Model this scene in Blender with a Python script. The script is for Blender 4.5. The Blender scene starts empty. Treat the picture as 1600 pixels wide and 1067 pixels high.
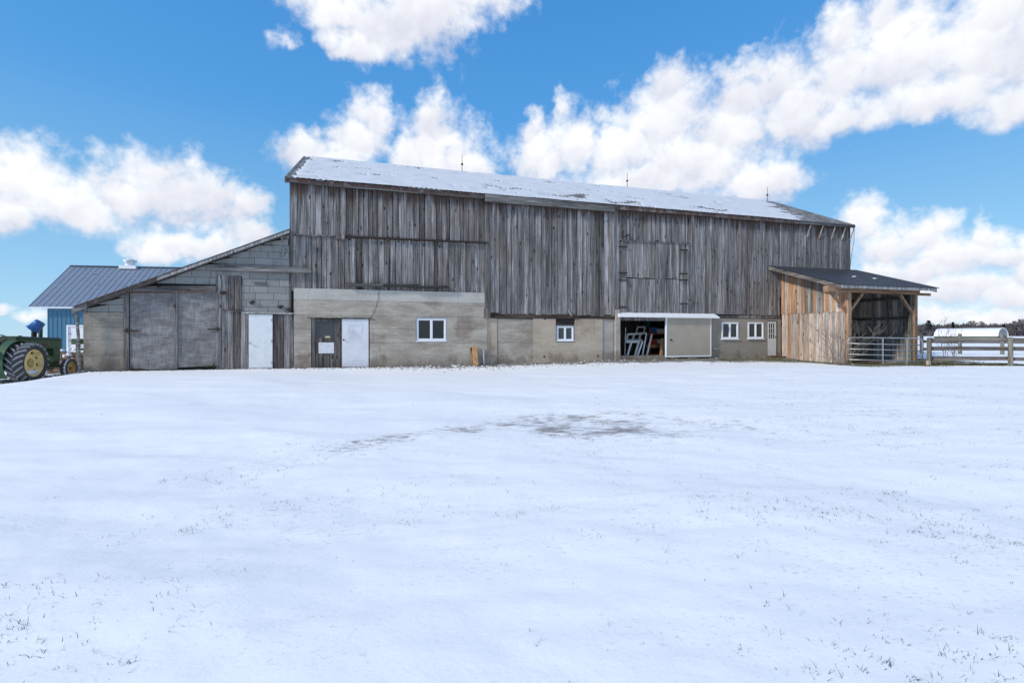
import bpy, math, random
import numpy as np
from mathutils import Vector, Matrix
R = math.radians
rnd = random.Random(11)
S = bpy.context.scene
COL = S.collection

# ------------------------------------------------------------------ camera, light, exposure
CAM = Vector((0.0, 0.0, 1.2))
cd = bpy.data.cameras.new('camera'); cam = bpy.data.objects.new('camera', cd); COL.objects.link(cam)
cam.location = CAM; cam.rotation_euler = (R(90), 0, 0)
cd.sensor_width = 36; cd.lens = 36*760/1600; cd.shift_y = -8.5/1600
cd.clip_start = 0.1; cd.clip_end = 6000
S.camera = cam
S.view_settings.view_transform = 'Standard'; S.view_settings.look = 'None'
S.view_settings.gamma = 1; S.view_settings.use_curve_mapping = False
S.view_settings.exposure = 0.72

SUN_DIR = Vector((-0.86, -0.51, 0)).normalized()       # from the left, grazing the barn front
SUN_EL = R(30)
sv = Vector((SUN_DIR.x*math.cos(SUN_EL), SUN_DIR.y*math.cos(SUN_EL), math.sin(SUN_EL)))
sl = bpy.data.lights.new('sun', 'SUN'); so = bpy.data.objects.new('sun', sl); COL.objects.link(so)
sl.energy = 2.0; sl.angle = R(5); sl.color = (1, .93, .83)
so.rotation_euler = sv.to_track_quat('Z', 'Y').to_euler(); so.location = (0, 0, 30)

def nd(nt, typ, ins=None, **at):
    n = nt.nodes.new(typ)
    for k, v in at.items(): setattr(n, k, v)
    for k, v in (ins or {}).items():
        s = n.inputs[k]
        if isinstance(v, bpy.types.NodeSocket): nt.links.new(v, s)
        else: s.default_value = v
    return n
def mth(nt, op, a, b=None, c=None, clamp=False):
    ins = {0: a}
    if b is not None: ins[1] = b
    if c is not None: ins[2] = c
    n = nd(nt, 'ShaderNodeMath', ins, operation=op); n.use_clamp = clamp
    return n.outputs[0]
def vmt(nt, op, a, b=None):
    ins = {0: a}
    if b is not None: ins[1] = b
    n = nd(nt, 'ShaderNodeVectorMath', ins, operation=op)
    return n.outputs[1] if op in ('LENGTH', 'DOT_PRODUCT') else n.outputs[0]
def mixc(nt, f, a, b, mode='MIX'):
    def c(x): return x if isinstance(x, bpy.types.NodeSocket) else (*x[:3], 1)
    return nd(nt, 'ShaderNodeMixRGB', {'Fac': f, 'Color1': c(a), 'Color2': c(b)}, blend_type=mode).outputs[0]
def ramp(nt, f, stops):
    n = nd(nt, 'ShaderNodeValToRGB', {0: f}); e = n.color_ramp.elements
    while len(e) < len(stops): e.new(.5)
    for k, (p, c) in enumerate(stops):
        e[k].position = p; e[k].color = (*c, 1) if len(c) == 3 else c
    return n.outputs[0]
def sstep(nt, x, a, b):
    n = nd(nt, 'ShaderNodeMapRange', {0: x, 1: a, 2: b, 3: 0.0, 4: 1.0}, interpolation_type='SMOOTHSTEP')
    return n.outputs[0]
def noise(nt, vec, scale, detail=5, rough=.55, w=None, out=0):
    ins = {'Vector': vec, 'Scale': scale, 'Detail': detail, 'Roughness': rough}
    n = nt.nodes.new('ShaderNodeTexNoise')
    if w is not None: n.noise_dimensions = '4D'; ins['W'] = w
    for k, v in ins.items():
        if isinstance(v, bpy.types.NodeSocket): nt.links.new(v, n.inputs[k])
        else: n.inputs[k].default_value = v
    return n.outputs[out]

# cumulus banks: azimuth from north, elevation, half widths, all in degrees
CLOUDS = [
    (-45.6,11.7,3.1,3.5,1), (-45.7,9.4,2.2,1.5,1), (-42.2,10.8,3.7,2.4,1), (-38.8,13.0,3.7,2.8,1), (-35.4,13.6,5.5,3.2,1), 
    (-31.7,13.5,4.4,2.5,1), (-28.6,13.4,2.0,1.8,1), (-33.3,8.6,6.3,1.8,1), (-28.3,10.4,2.7,2.2,1), (-36.4,8.0,3.4,1.5,1), 
    (-20.2,31.9,6.6,2.3,1), (-14.7,31.9,9.1,3.4,1), (-17.5,29.6,4.8,1.5,1), (-9.0,32.9,8.0,3.3,1), (-4.5,34.0,6.7,1.7,1), 
    (-25.3,28.6,4.9,1.8,0.42), (-1.5,34.5,3.0,0.7,0.6), (-23.5,18.7,3.5,2.2,1), (-20.2,18.4,6.0,2.5,1), (-15.4,23.0,3.1,2.8,1), 
    (-17.5,20.6,4.1,2.0,1), (-21.5,20.8,1.6,1.8,0.6), (-8.2,23.3,3.0,3.1,1), (-8.2,19.7,5.9,4.0,1), (-4.9,18.8,3.7,2.4,1), 
    (-11.2,19.5,3.3,3.0,1), (17.9,25.7,2.7,2.9,1), (17.5,22.2,6.2,4.6,1), (11.9,20.2,6.5,4.0,1), (20.2,17.5,7.9,4.0,1), 
    (26.6,15.5,4.8,2.2,1), (6.8,20.8,4.1,3.6,1), (3.8,19.9,4.5,3.3,1), (2.3,22.8,2.1,1.6,1), (5.4,25.2,1.6,2.1,0.6), 
    (14.7,16.6,11.8,2.7,1), (24.7,24.1,3.4,3.1,1), (27.8,24.7,4.1,2.8,1), (24.1,20.7,5.0,3.6,1), (30.1,21.4,6.2,3.4,1), 
    (34.4,24.3,4.6,4.1,1), (33.9,27.4,2.6,2.1,1), (38.8,24.1,5.5,4.4,1), (37.8,27.5,2.8,1.9,1), (43.5,22.6,5.2,4.0,1), 
    (46.5,22.4,3.9,4.9,1), (45.0,25.2,4.2,2.2,1), (34.9,19.9,4.1,1.9,1), (41.4,20.3,6.0,2.2,1), (46.5,18.3,3.2,2.1,1), 
    (25.8,28.4,2.9,1.4,0.46), (35.9,10.6,2.2,2.1,1), (38.3,8.5,4.0,2.3,1), (40.8,8.7,1.9,1.9,1), (42.6,6.9,3.7,2.0,1), 
    (44.0,8.2,0.9,1.8,1), (39.2,5.8,5.9,1.8,1), (46.3,5.5,1.4,1.9,1), (45.0,6.6,2.3,1.2,1), (42.6,3.9,5.3,1.5,1), (45.7,2.9,3.3,1.7,1), 
    (41.0,2.0,3.9,1.0,1), (45.0,1.3,4.5,0.9,1), (47.2,7.4,2.1,1.0,1), (-44.2,1.9,2.1,0.9,0.6), (-42.2,3.3,1.9,0.7,0.6), 
    (-45.9,2.5,1.1,0.5,0.6), ]
W = bpy.data.worlds.new('World'); S.world = W; W.use_nodes = True
nt = W.node_tree; nt.nodes.clear()
sky = nd(nt, 'ShaderNodeTexSky', sky_type='NISHITA', sun_disc=False, sun_elevation=SUN_EL,
         sun_rotation=math.atan2(SUN_DIR.x, SUN_DIR.y), air_density=1.0, dust_density=.0, ozone_density=2.5)
D = nd(nt, 'ShaderNodeTexCoord').outputs['Generated']
sx = nd(nt, 'ShaderNodeSeparateXYZ', {0: D})
az = mth(nt, 'MULTIPLY', mth(nt, 'ARCTAN2', sx.outputs[0], sx.outputs[1]), 57.2958)
el = mth(nt, 'MULTIPLY', mth(nt, 'ARCSINE', sx.outputs[2]), 57.2958)
elr = ramp(nt, mth(nt, 'DIVIDE', el, 90.0, clamp=True), [(0, (2.5, 4.7, 6.7)), (.13, (1.45, 3.6, 6.0)), (.26, (.55, 2.6, 5.9)), (.45, (.30, 1.95, 5.1)), (1, (.24, 1.15, 3.5))])
skyc = mixc(nt, .8, sky.outputs[0], elr)
P0 = nd(nt, 'ShaderNodeCombineXYZ', {0: az, 1: el, 2: 0.0}).outputs[0]
wl = vmt(nt, 'SUBTRACT', noise(nt, D, 6, 3, .5, out=1), (.5, .5, .5))
wh = vmt(nt, 'SUBTRACT', noise(nt, D, 26, 5, .62, out=1), (.5, .5, .5))
P = vmt(nt, 'ADD', P0, vmt(nt, 'MULTIPLY', wl, (5.5, 4.5, 0)))
P = vmt(nt, 'ADD', P, vmt(nt, 'MULTIPLY', wh, (2.6, 2.6, 0)))
dens = None
base = None
for a, e, ra, re, st_ in CLOUDS:
    q = vmt(nt, 'MULTIPLY', vmt(nt, 'SUBTRACT', P, (a, e, 0)), (1/(ra*1.18), 1/(re*1.18), 0))
    r = vmt(nt, 'LENGTH', q)
    s = mth(nt, 'SUBTRACT', st_, r)
    s2_ = mth(nt, 'MULTIPLY_ADD', vmt(nt, 'DOT_PRODUCT', q, (0, 1, 0)), .35, s)
    dens = s if dens is None else mth(nt, 'SMOOTH_MAX', dens, s, .13)
    base = s2_ if base is None else mth(nt, 'SMOOTH_MAX', base, s2_, .13)
# beyond the banks listed above the same broken cumulus goes on all round
low = noise(nt, vmt(nt, 'MULTIPLY', D, (1, 1, 1.8)), 3.4, 4, .5)
gen = mth(nt, 'MULTIPLY', mth(nt, 'SUBTRACT', low, .5), 5.0)
away = mth(nt, 'MAXIMUM', sstep(nt, mth(nt, 'ABSOLUTE', az), 50, 60), sstep(nt, el, 37, 44))
gen = mth(nt, 'SUBTRACT', mth(nt, 'MULTIPLY', mth(nt, 'ADD', gen, 2.0), away), 2.0)
vsh = mth(nt, 'MULTIPLY', mth(nt, 'SUBTRACT', base, dens), mth(nt, 'SUBTRACT', 1.0, away))      # + on the crowns, - on the undersides
dens = mth(nt, 'MAXIMUM', dens, gen)
vor = nd(nt, 'ShaderNodeTexVoronoi', {'Vector': vmt(nt, 'ADD', D, vmt(nt, 'MULTIPLY', wh, (.03, .03, .03))), 'Scale': 21.0, 'Detail': 2.0, 'Roughness': .55},
         feature='F1', normalize=False).outputs[0]
puff = mth(nt, 'SUBTRACT', .55, vor)
fine = mth(nt, 'SUBTRACT', noise(nt, D, 34, 7, .62), .5)
d2 = mth(nt, 'ADD', dens, mth(nt, 'MULTIPLY', puff, .30))
d2 = mth(nt, 'ADD', d2, mth(nt, 'MULTIPLY', vsh, .45))
d2 = mth(nt, 'ADD', d2, mth(nt, 'MULTIPLY', fine, .95))
alpha = mth(nt, 'POWER', sstep(nt, d2, -.14, .60), .85)
Doff = vmt(nt, 'ADD', D, (-.012, -.004, .016))
rel = mth(nt, 'SUBTRACT', noise(nt, D, 11, 5, .55), noise(nt, Doff, 11, 5, .55))
grey = noise(nt, vmt(nt, 'MULTIPLY', D, (1, 1, 1.7)), 5.5, 3, .5)
t = mth(nt, 'ADD', mth(nt, 'MULTIPLY', rel, 1.3), mth(nt, 'MULTIPLY', mth(nt, 'SUBTRACT', grey, .47), 1.5))
t = mth(nt, 'ADD', t, mth(nt, 'MULTIPLY', vsh, 1.9))
t = mth(nt, 'ADD', t, .62)
t = mth(nt, 'ADD', t, mth(nt, 'MULTIPLY', puff, .25), clamp=True)
ccol = mixc(nt, t, (.44, .455, .525), (.635, .645, .66))
bg1 = nd(nt, 'ShaderNodeBackground', {'Color': skyc, 'Strength': .086}).outputs[0]
bg2 = nd(nt, 'ShaderNodeBackground', {'Color': ccol, 'Strength': .98}).outputs[0]
ms = nd(nt, 'ShaderNodeMixShader', {0: alpha, 1: bg1, 2: bg2}).outputs[0]
nd(nt, 'ShaderNodeOutputWorld', {0: ms})
W.cycles.sampling_method = 'MANUAL'; W.cycles.sample_map_resolution = 512

# ------------------------------------------------------------------ materials
MATS = {}
def mat(name):
    m = bpy.data.materials.new(name); m.use_nodes = True
    nt = m.node_tree; b = nt.nodes['Principled BSDF']
    MATS[name] = m
    return m, nt, b
def setc(nt, b, col, rough=.85, bump=None, bstr=.3, bdist=.01, metal=0, spec=.35):
    if isinstance(col, bpy.types.NodeSocket): nt.links.new(col, b.inputs['Base Color'])
    else: b.inputs['Base Color'].default_value = (*col, 1)
    if isinstance(rough, bpy.types.NodeSocket): nt.links.new(rough, b.inputs['Roughness'])
    else: b.inputs['Roughness'].default_value = rough
    b.inputs['Metallic'].default_value = metal
    b.inputs['Specular IOR Level'].default_value = spec
    if bump is not None:
        n = nd(nt, 'ShaderNodeBump', {'Height': bump, 'Strength': bstr, 'Distance': bdist})
        nt.links.new(n.outputs[0], b.inputs['Normal'])
def pos(nt): return nd(nt, 'ShaderNodeNewGeometry').outputs['Position']
def wood(name, dark, mid, light, stain=.5, var=.5, warm=None, axis=2, knots=True, topstain=False):
    m, nt, b = mat(name)
    p = pos(nt); o = nd(nt, 'ShaderNodeObjectInfo').outputs['Random']
    w = mth(nt, 'MULTIPLY', o, 60.0)
    def st(a, c): return (a, a, c) if axis == 2 else ((c, c, a) if axis == 0 else (a, a, a))
    g1 = noise(nt, vmt(nt, 'MULTIPLY', p, st(9, .35)), 1, 6, .65, w)
    g2 = noise(nt, vmt(nt, 'MULTIPLY', p, st(55, 1.3)), 1, 5, .6, w)
    c = ramp(nt, g1, [(.28, dark), (.5, mid), (.72, light)])
    c = mixc(nt, .9, c, ramp(nt, g2, [(.35, (.12,)*3), (.5, (.5,)*3), (.65, (.9,)*3)]), 'OVERLAY')
    g3 = noise(nt, vmt(nt, 'MULTIPLY', p, st(75, 11)), 1, 3, .6)
    c = mixc(nt, mth(nt, 'MULTIPLY', sstep(nt, g3, .60, .70), .5), c, [min(1, x*1.6) for x in light])
    c = mixc(nt, mth(nt, 'MULTIPLY', sstep(nt, g3, .4, .28), .5), c, [x*.6 for x in dark])
    v = mth(nt, 'ADD', 1-var*.62, mth(nt, 'MULTIPLY', o, var*1.3))
    c = mixc(nt, 1, c, nd(nt, 'ShaderNodeCombineXYZ', {0: v, 1: v, 2: v}).outputs[0], 'MULTIPLY')
    # weather streaks and black mildew running with the grain
    s1 = noise(nt, vmt(nt, 'MULTIPLY', p, st(3.5, .22)), 1, 4, .6)
    c = mixc(nt, mth(nt, 'MULTIPLY', sstep(nt, s1, .52, .72), stain), c, (.028, .024, .022))
    s2 = noise(nt, vmt(nt, 'MULTIPLY', p, st(14, .5)), 1, 3, .5, w)
    c = mixc(nt, mth(nt, 'MULTIPLY', sstep(nt, s2, .6, .74), .42), c, [min(1, x*1.35) for x in light])
    if warm:
        s3 = noise(nt, vmt(nt, 'MULTIPLY', p, st(1.2, .5)), 1, 3, .5)
        c = mixc(nt, mth(nt, 'MULTIPLY', sstep(nt, s3, .5, .75), .5), c, warm)
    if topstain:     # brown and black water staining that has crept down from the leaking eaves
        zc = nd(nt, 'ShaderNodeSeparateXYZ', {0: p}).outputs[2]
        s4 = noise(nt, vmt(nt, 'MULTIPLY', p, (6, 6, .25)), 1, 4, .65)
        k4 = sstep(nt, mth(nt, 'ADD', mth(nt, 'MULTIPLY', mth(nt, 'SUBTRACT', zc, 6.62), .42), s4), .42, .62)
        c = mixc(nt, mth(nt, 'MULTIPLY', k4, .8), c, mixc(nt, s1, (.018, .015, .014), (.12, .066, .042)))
    if knots:
        vo = nd(nt, 'ShaderNodeTexVoronoi', {'Vector': vmt(nt, 'MULTIPLY', p, st(4.2, 1.7)), 'Scale': 1.0, 'Randomness': 1.0}).outputs[0]
        c = mixc(nt, mth(nt, 'MULTIPLY', mth(nt, 'SUBTRACT', 1.0, sstep(nt, vo, .07, .2)), .85), c, (.02, .018, .017))
    setc(nt, b, c, .9, mth(nt, 'ADD', g1, g2), .6, .012, spec=.2)
    return m
wood('barn_wood', (.062, .055, .052), (.20, .184, .175), (.43, .405, .395), .68, .34, (.17, .135, .11), topstain=True)
wood('barn_wood_dark', (.042, .036, .032), (.13, .113, .104), (.3, .272, .26), .6, .6, topstain=True)
wood('beam_wood', (.06, .055, .05), (.16, .15, .14), (.30, .285, .27), .4, .4, axis=0, knots=False)
wood('beam_wood_dark', (.03, .027, .025), (.085, .078, .072), (.19, .18, .17), .5, .6, axis=0)
wood('rotten_wood', (.02, .016, .013), (.07, .05, .038), (.2, .15, .11), .6, .8, (.2, .09, .03), axis=0)
wood('tan_plank', (.25, .185, .145), (.4, .32, .265), (.55, .47, .42), .22, .35)
wood('orange_plank', (.22, .12, .07), (.38, .225, .135), (.52, .35, .235), .25, .35)
wood('silver_plank', (.19, .17, .155), (.36, .33, .305), (.58, .55, .52), .3, .5)
wood('grey_plank', (.1, .095, .09), (.24, .225, .21), (.4, .38, .36), .4, .5)
wood('timber', (.17, .10, .06), (.30, .19, .12), (.42, .29, .2), .15, .25)
wood('timber_beam', (.19, .11, .065), (.32, .2, .125), (.44, .3, .2), .1, .25, axis=0, knots=False)
wood('new_board', (.42, .22, .09), (.58, .33, .15), (.68, .44, .24), .05, .2)
wood('fence_wood', (.06, .052, .047), (.135, .12, .112), (.25, .23, .22), .3, .4, (.13, .085, .07), axis=0, knots=False)
wood('fence_post_wood', (.08, .075, .06), (.165, .157, .13), (.29, .28, .235), .3, .4)
wood('inside_plank', (.16, .135, .115), (.42, .37, .33), (.66, .62, .58), .6, .6, (.4, .27, .17))

def plain(name, col, rough=.6, metal=0, var=.12, scale=6, spec=.4, bump=0.0, dirt=None, dirtc=(.08, .06, .045)):
    m, nt, b = mat(name); p = pos(nt)
    n = noise(nt, p, scale, 5, .6)
    c = mixc(nt, n, [x*(1-var) for x in col], [min(1, x*(1+var)) for x in col])
    if dirt:
        n2 = noise(nt, vmt(nt, 'MULTIPLY', p, (1, 1, .6)), scale*.7, 6, .7)
        c = mixc(nt, mth(nt, 'MULTIPLY', sstep(nt, n2, .48, .68), dirt), c, dirtc)
    setc(nt, b, c, rough, n if bump else None, bump, .01, metal, spec)
    return m
plain('white_paint', (.76, .765, .77), .5, dirt=.3, dirtc=(.5, .48, .46))
plain('white_vinyl', (.82, .82, .84), .35, var=.04)
plain('old_white_paint', (.72, .72, .76), .55, scale=3, dirt=.35, dirtc=(.36, .34, .36), bump=.3)
plain('cream_paint', (.62, .62, .6), .5, dirt=.2, dirtc=(.3, .28, .25))
plain('dark_iron', (.045, .035, .03), .7, metal=.4, dirt=.5, dirtc=(.1, .05, .03))
plain('rust', (.105, .06, .048), .85, var=.4, scale=5, dirt=.75, dirtc=(.3, .27, .26))
plain('galvanised', (.46, .48, .5), .4, metal=.75, var=.15)
plain('aluminium', (.56, .54, .52), .5, metal=.0, var=.15)
plain('grey_paint', (.3, .3, .31), .7, dirt=.3)
plain('rubber', (.055, .055, .058), .75, var=.3, scale=14, dirt=.7, dirtc=(.13, .125, .13), bump=.4)
plain('tread_rubber', (.27, .27, .275), .85, var=.35, scale=8, dirt=.5, dirtc=(.26, .25, .25), bump=.4)
plain('tractor_green', (.035, .095, .045), .55, var=.3, scale=5, dirt=.55, dirtc=(.12, .1, .075))
plain('rusty_green', (.05, .085, .045), .7, var=.3, scale=7, dirt=.6, dirtc=(.16, .115, .09))
plain('wheel_yellow', (.82, .63, .27), .5, var=.15, scale=7, dirt=.35, dirtc=(.25, .15, .07))
plain('rusty_yellow', (.5, .36, .13), .6, var=.2, scale=12, dirt=.75, dirtc=(.2, .085, .04))
plain('engine_black', (.02, .02, .02), .7, var=.3, dirt=.4, dirtc=(.05, .045, .04))
plain('blue_plastic', (.035, .13, .36), .4, var=.15)
plain('red_paint', (.6, .08, .04), .5, var=.2)
plain('teal_paint', (.05, .2, .2), .6, var=.2)
plain('snow', (.84, .86, .9), .8, var=.03, spec=.2, bump=.3)
plain('roof_dusting', (.63, .65, .68), .8, var=.12, scale=2.2, spec=.2, dirt=.5, dirtc=(.46, .475, .5))
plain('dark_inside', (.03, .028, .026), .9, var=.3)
plain('dark_earth', (.075, .06, .045), .95, var=.4, scale=10, bump=.5)
plain('straw', (.28, .16, .08), .95, var=.5, scale=20, bump=.7, dirt=.5, dirtc=(.07, .05, .03))
plain('paper', (.7, .7, .72), .7, var=.05, scale=20, dirt=.4, dirtc=(.3, .3, .32))
plain('yellow_sticker', (.55, .5, .28), .6)
plain('roof_edge', (.1, .085, .075), .85, var=.4, scale=10, dirt=.4, dirtc=(.3, .29, .29))
plain('door_panel_tin', (.39, .335, .265), .6, var=.1, scale=2.5, dirt=.15, dirtc=(.2, .185, .17))
plain('pile_wood', (.26, .18, .12), .9, var=.5, scale=8, dirt=.5, dirtc=(.1, .08, .06))
plain('blue_steel', (.055, .17, .26), .45, var=.08, scale=1.5)
plain('roof_steel', (.25, .3, .37), .4, metal=.3, var=.12, scale=2, dirt=.2, dirtc=(.3, .33, .38))
plain('black_steel', (.045, .055, .07), .36, metal=.35, var=.2, scale=2)
plain('quonset_white', (.72, .73, .76), .6, var=.05)
plain('twig', (.1, .08, .072), .9, var=.3)
plain('pale_twig', (.2, .165, .14), .9, var=.3)
plain('far_twig', (.105, .092, .1), .95, var=.35, scale=.4)  # lightened so that the distance haze is put into the colour
plain('pine_green', (.03, .05, .042), .9, var=.4, scale=.8)
plain('leaf_litter', (.11, .08, .05), .95, var=.6, scale=14, dirt=.5, dirtc=(.045, .05, .02))

def glass(name, col=(.012, .014, .016), rough=.06):
    m, nt, b = mat(name); setc(nt, b, col, rough, None, spec=.5)
    return m
glass('dark_glass'); glass('dusty_glass', (.05, .055, .055), .25)

def concrete(name, a, c2, streak=True, stain=(.12, .07, .045), st=.5):
    m, nt, b = mat(name); p = pos(nt)
    n1 = noise(nt, vmt(nt, 'MULTIPLY', p, (.8, .8, 2.6)), 1, 7, .66)
    nd1 = vmt(nt, 'ADD', p, vmt(nt, 'MULTIPLY', noise(nt, p, .9, 2, .5, out=1), (0, 0, .5)))
    n2 = noise(nt, vmt(nt, 'MULTIPLY', nd1, (1.6, 1.6, 9)), 1, 6, .65)
    n3 = noise(nt, p, 28, 5, .65)
    c = mixc(nt, sstep(nt, n1, .3, .7), a, c2)
    if streak:
        c = mixc(nt, mth(nt, 'MULTIPLY', sstep(nt, n2, .56, .72), .33), c, [min(1, x*1.5) for x in c2])
    c = mixc(nt, .45, c, ramp(nt, n3, [(.3, (.3,)*3), (.7, (.7,)*3)]), 'OVERLAY')
    big = noise(nt, vmt(nt, 'MULTIPLY', p, (.8, .8, 1.1)), 1, 5, .65)
    c = mixc(nt, mth(nt, 'MULTIPLY', sstep(nt, big, .54, .72), st), c, stain)
    vert = noise(nt, vmt(nt, 'MULTIPLY', p, (7, 7, .5)), 1, 4, .6)
    c = mixc(nt, mth(nt, 'MULTIPLY', sstep(nt, vert, .58, .75), .3), c, (.1, .09, .085))
    zc = nd(nt, 'ShaderNodeSeparateXYZ', {0: p}).outputs[2]     # mud splash creeping up from the ground
    sp = noise(nt, vmt(nt, 'MULTIPLY', p, (1.4, 1.4, .8)), 1, 6, .68)
    c = mixc(nt, mth(nt, 'MULTIPLY', sstep(nt, mth(nt, 'ADD', sp, mth(nt, 'MULTIPLY', mth(nt, 'SUBTRACT', .5, zc), .22)), .5, .66), .55), c, (.15, .105, .078))
    setc(nt, b, c, .92, mth(nt, 'ADD', n2, n3), .55, .012, spec=.2)
concrete('board_concrete', (.31, .265, .215), (.50, .445, .375), st=.42)
concrete('tan_stucco', (.42, .335, .255), (.52, .435, .34), False, (.2, .14, .1), .35)
concrete('pale_concrete', (.46, .425, .375), (.54, .505, .45), True, (.28, .25, .22), .3)
concrete('grey_stucco', (.285, .245, .195), (.335, .295, .24), False, (.18, .165, .15), .35)
concrete('rough_concrete', (.22, .19, .15), (.36, .32, .265), True, (.12, .09, .07), .6)
concrete('grey_concrete', (.34, .30, .255), (.44, .405, .36), False, (.17, .16, .16), .4)

m, nt, b = mat('shingle_tile'); p = pos(nt); o = nd(nt, 'ShaderNodeObjectInfo').outputs['Random']
c = mixc(nt, o, (.26, .258, .245), (.31, .308, .295))
c = mixc(nt, .6, c, ramp(nt, noise(nt, p, 45, 4, .7), [(.3, (.3,)*3), (.7, (.7,)*3)]), 'OVERLAY')
c = mixc(nt, mth(nt, 'MULTIPLY', sstep(nt, noise(nt, vmt(nt, 'MULTIPLY', p, (2, 2, .8)), 1, 5, .6), .52, .7), .5), c, (.11, .105, .1))
setc(nt, b, c, .95, noise(nt, p, 60, 3, .6), .5, .008, spec=.15)

m, nt, b = mat('plywood'); p = pos(nt)
c = ramp(nt, noise(nt, vmt(nt, 'MULTIPLY', p, (1, 1, 1.8)), 2.2, 6, .68), [(.3, (.14, .13, .126)), (.5, (.225, .213, .208)), (.72, (.33, .318, .312))])
hx = noise(nt, vmt(nt, 'MULTIPLY', p, (3, 3, 45)), 1, 4, .6); vx = noise(nt, vmt(nt, 'MULTIPLY', p, (45, 45, 2.5)), 1, 4, .6)
c = mixc(nt, .6, c, ramp(nt, mth(nt, 'MULTIPLY', mth(nt, 'ADD', hx, vx), .5), [(.36, (.2,)*3), (.5, (.5,)*3), (.64, (.85,)*3)]), 'OVERLAY')
c = mixc(nt, mth(nt, 'MULTIPLY', sstep(nt, noise(nt, p, 1.1, 4, .6), .5, .7), .3), c, (.08, .07, .072))
setc(nt, b, c, .92, mth(nt, 'ADD', hx, vx), .5, .008, spec=.2)

m, nt, b = mat('roof_tin'); p = pos(nt)
n1 = noise(nt, vmt(nt, 'MULTIPLY', p, (3, 3, 3)), 1, 6, .7)
c = ramp(nt, n1, [(.3, (.05, .045, .042)), (.5, (.17, .165, .16)), (.7, (.4, .41, .42))])
setc(nt, b, c, .6, n1, .3, .01, metal=.2)

# ground: thin snow over dead grass
m, nt, b = mat('snow_ground'); p = pos(nt)
bare = nd(nt, 'ShaderNodeAttribute', attribute_name='bare').outputs['Fac']
green = nd(nt, 'ShaderNodeAttribute', attribute_name='green').outputs['Fac']
q = vmt(nt, 'MULTIPLY', p, (1, 1.0, 1))
f1 = noise(nt, vmt(nt, 'MULTIPLY', q, (5, 15, 7)), 1, 7, .72)
f2 = noise(nt, vmt(nt, 'MULTIPLY', q, (1.1, 2.2, 1)), 1, 4, .6)
f3 = noise(nt, q, 60, 3, .6)
f = mth(nt, 'ADD', mth(nt, 'ADD', mth(nt, 'MULTIPLY', f1, .62), mth(nt, 'MULTIPLY', f2, .2)), mth(nt, 'MULTIPLY', f3, .18))
thr = mth(nt, 'SUBTRACT', .77, mth(nt, 'MULTIPLY', bare, .48))
mask = mth(nt, 'MULTIPLY', sstep(nt, mth(nt, 'SUBTRACT', f, thr), -.03, .10), .74)
soil = ramp(nt, noise(nt, q, 9, 6, .7), [(.3, (.035, .028, .022)), (.5, (.09, .07, .055)), (.72, (.18, .14, .10))])
soil = mixc(nt, mth(nt, 'MULTIPLY', green, .75), soil, ramp(nt, noise(nt, q, 14, 5, .7), [(.3, (.03, .038, .014)), (.7, (.13, .14, .055))]))
sn = mixc(nt, noise(nt, q, .5, 3, .5), (.83, .85, .87), (.875, .885, .895))
# thin snow: blades under it show as grey-blue flecks
fl = noise(nt, vmt(nt, 'MULTIPLY', q, (22, 34, 22)), 1, 5, .7)
th_ = mth(nt, 'MULTIPLY', sstep(nt, fl, .54, .70), mth(nt, 'ADD', .10, mth(nt, 'MULTIPLY', sstep(nt, mth(nt, 'ADD', mth(nt, 'MULTIPLY', bare, 1.1), f2), .5, .85), .42)))
sn = mixc(nt, th_, sn, (.36, .36, .35))
c = mixc(nt, mask, sn, soil)
bh = mth(nt, 'ADD', mth(nt, 'MULTIPLY', noise(nt, vmt(nt, 'MULTIPLY', q, (5, 11, 5)), 1, 5, .6), .7), mth(nt, 'MULTIPLY', noise(nt, q, 45, 3, .6), .25))
setc(nt, b, c, .85, bh, .22, .03, spec=.1)

m, nt, b = mat('grass_blade'); o = noise(nt, pos(nt), 3, 2, .5)
setc(nt, b, mixc(nt, sstep(nt, o, .4, .6), (.06, .065, .05), (.15, .125, .085)), .8)
m, nt, b = mat('green_blade'); o = noise(nt, pos(nt), 2.5, 3, .6)
setc(nt, b, mixc(nt, sstep(nt, o, .4, .6), (.055, .07, .02), (.17, .14, .07)), .8)

# ------------------------------------------------------------------ helpers
TH = R(16.4); DX, DY = math.cos(TH), math.sin(TH)
O3 = Vector((-8.35, 18.4, 0))                       # left front corner of the barn
def wpt(u, y, z=0): return Vector((O3.x+u*DX-y*DY, O3.y+u*DY+y*DX, z))   # barn frame -> world
def F(px, py, out=0.0):
    """survey reading: picture point -> (u along the barn front, z) on the vertical plane 'out' metres in front of it"""
    dx, dz = (px-800)/760, (525-py)/760
    nx, ny = DY, -DX
    s = (out + O3.x*nx + O3.y*ny)/(dx*nx + ny)
    X, Y = dx*s, s
    return ((X-O3.x)*DX + (Y-O3.y)*DY, CAM.z + dz*s)
def U(px, out=0.0): return F(px, 500, out)[0]
def lin(a, b, out=0.0):
    (u0, z0), (u1, z1) = F(*a, out), F(*b, out)
    return lambda u: z0+(z1-z0)*(u-u0)/(u1-u0)

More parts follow.
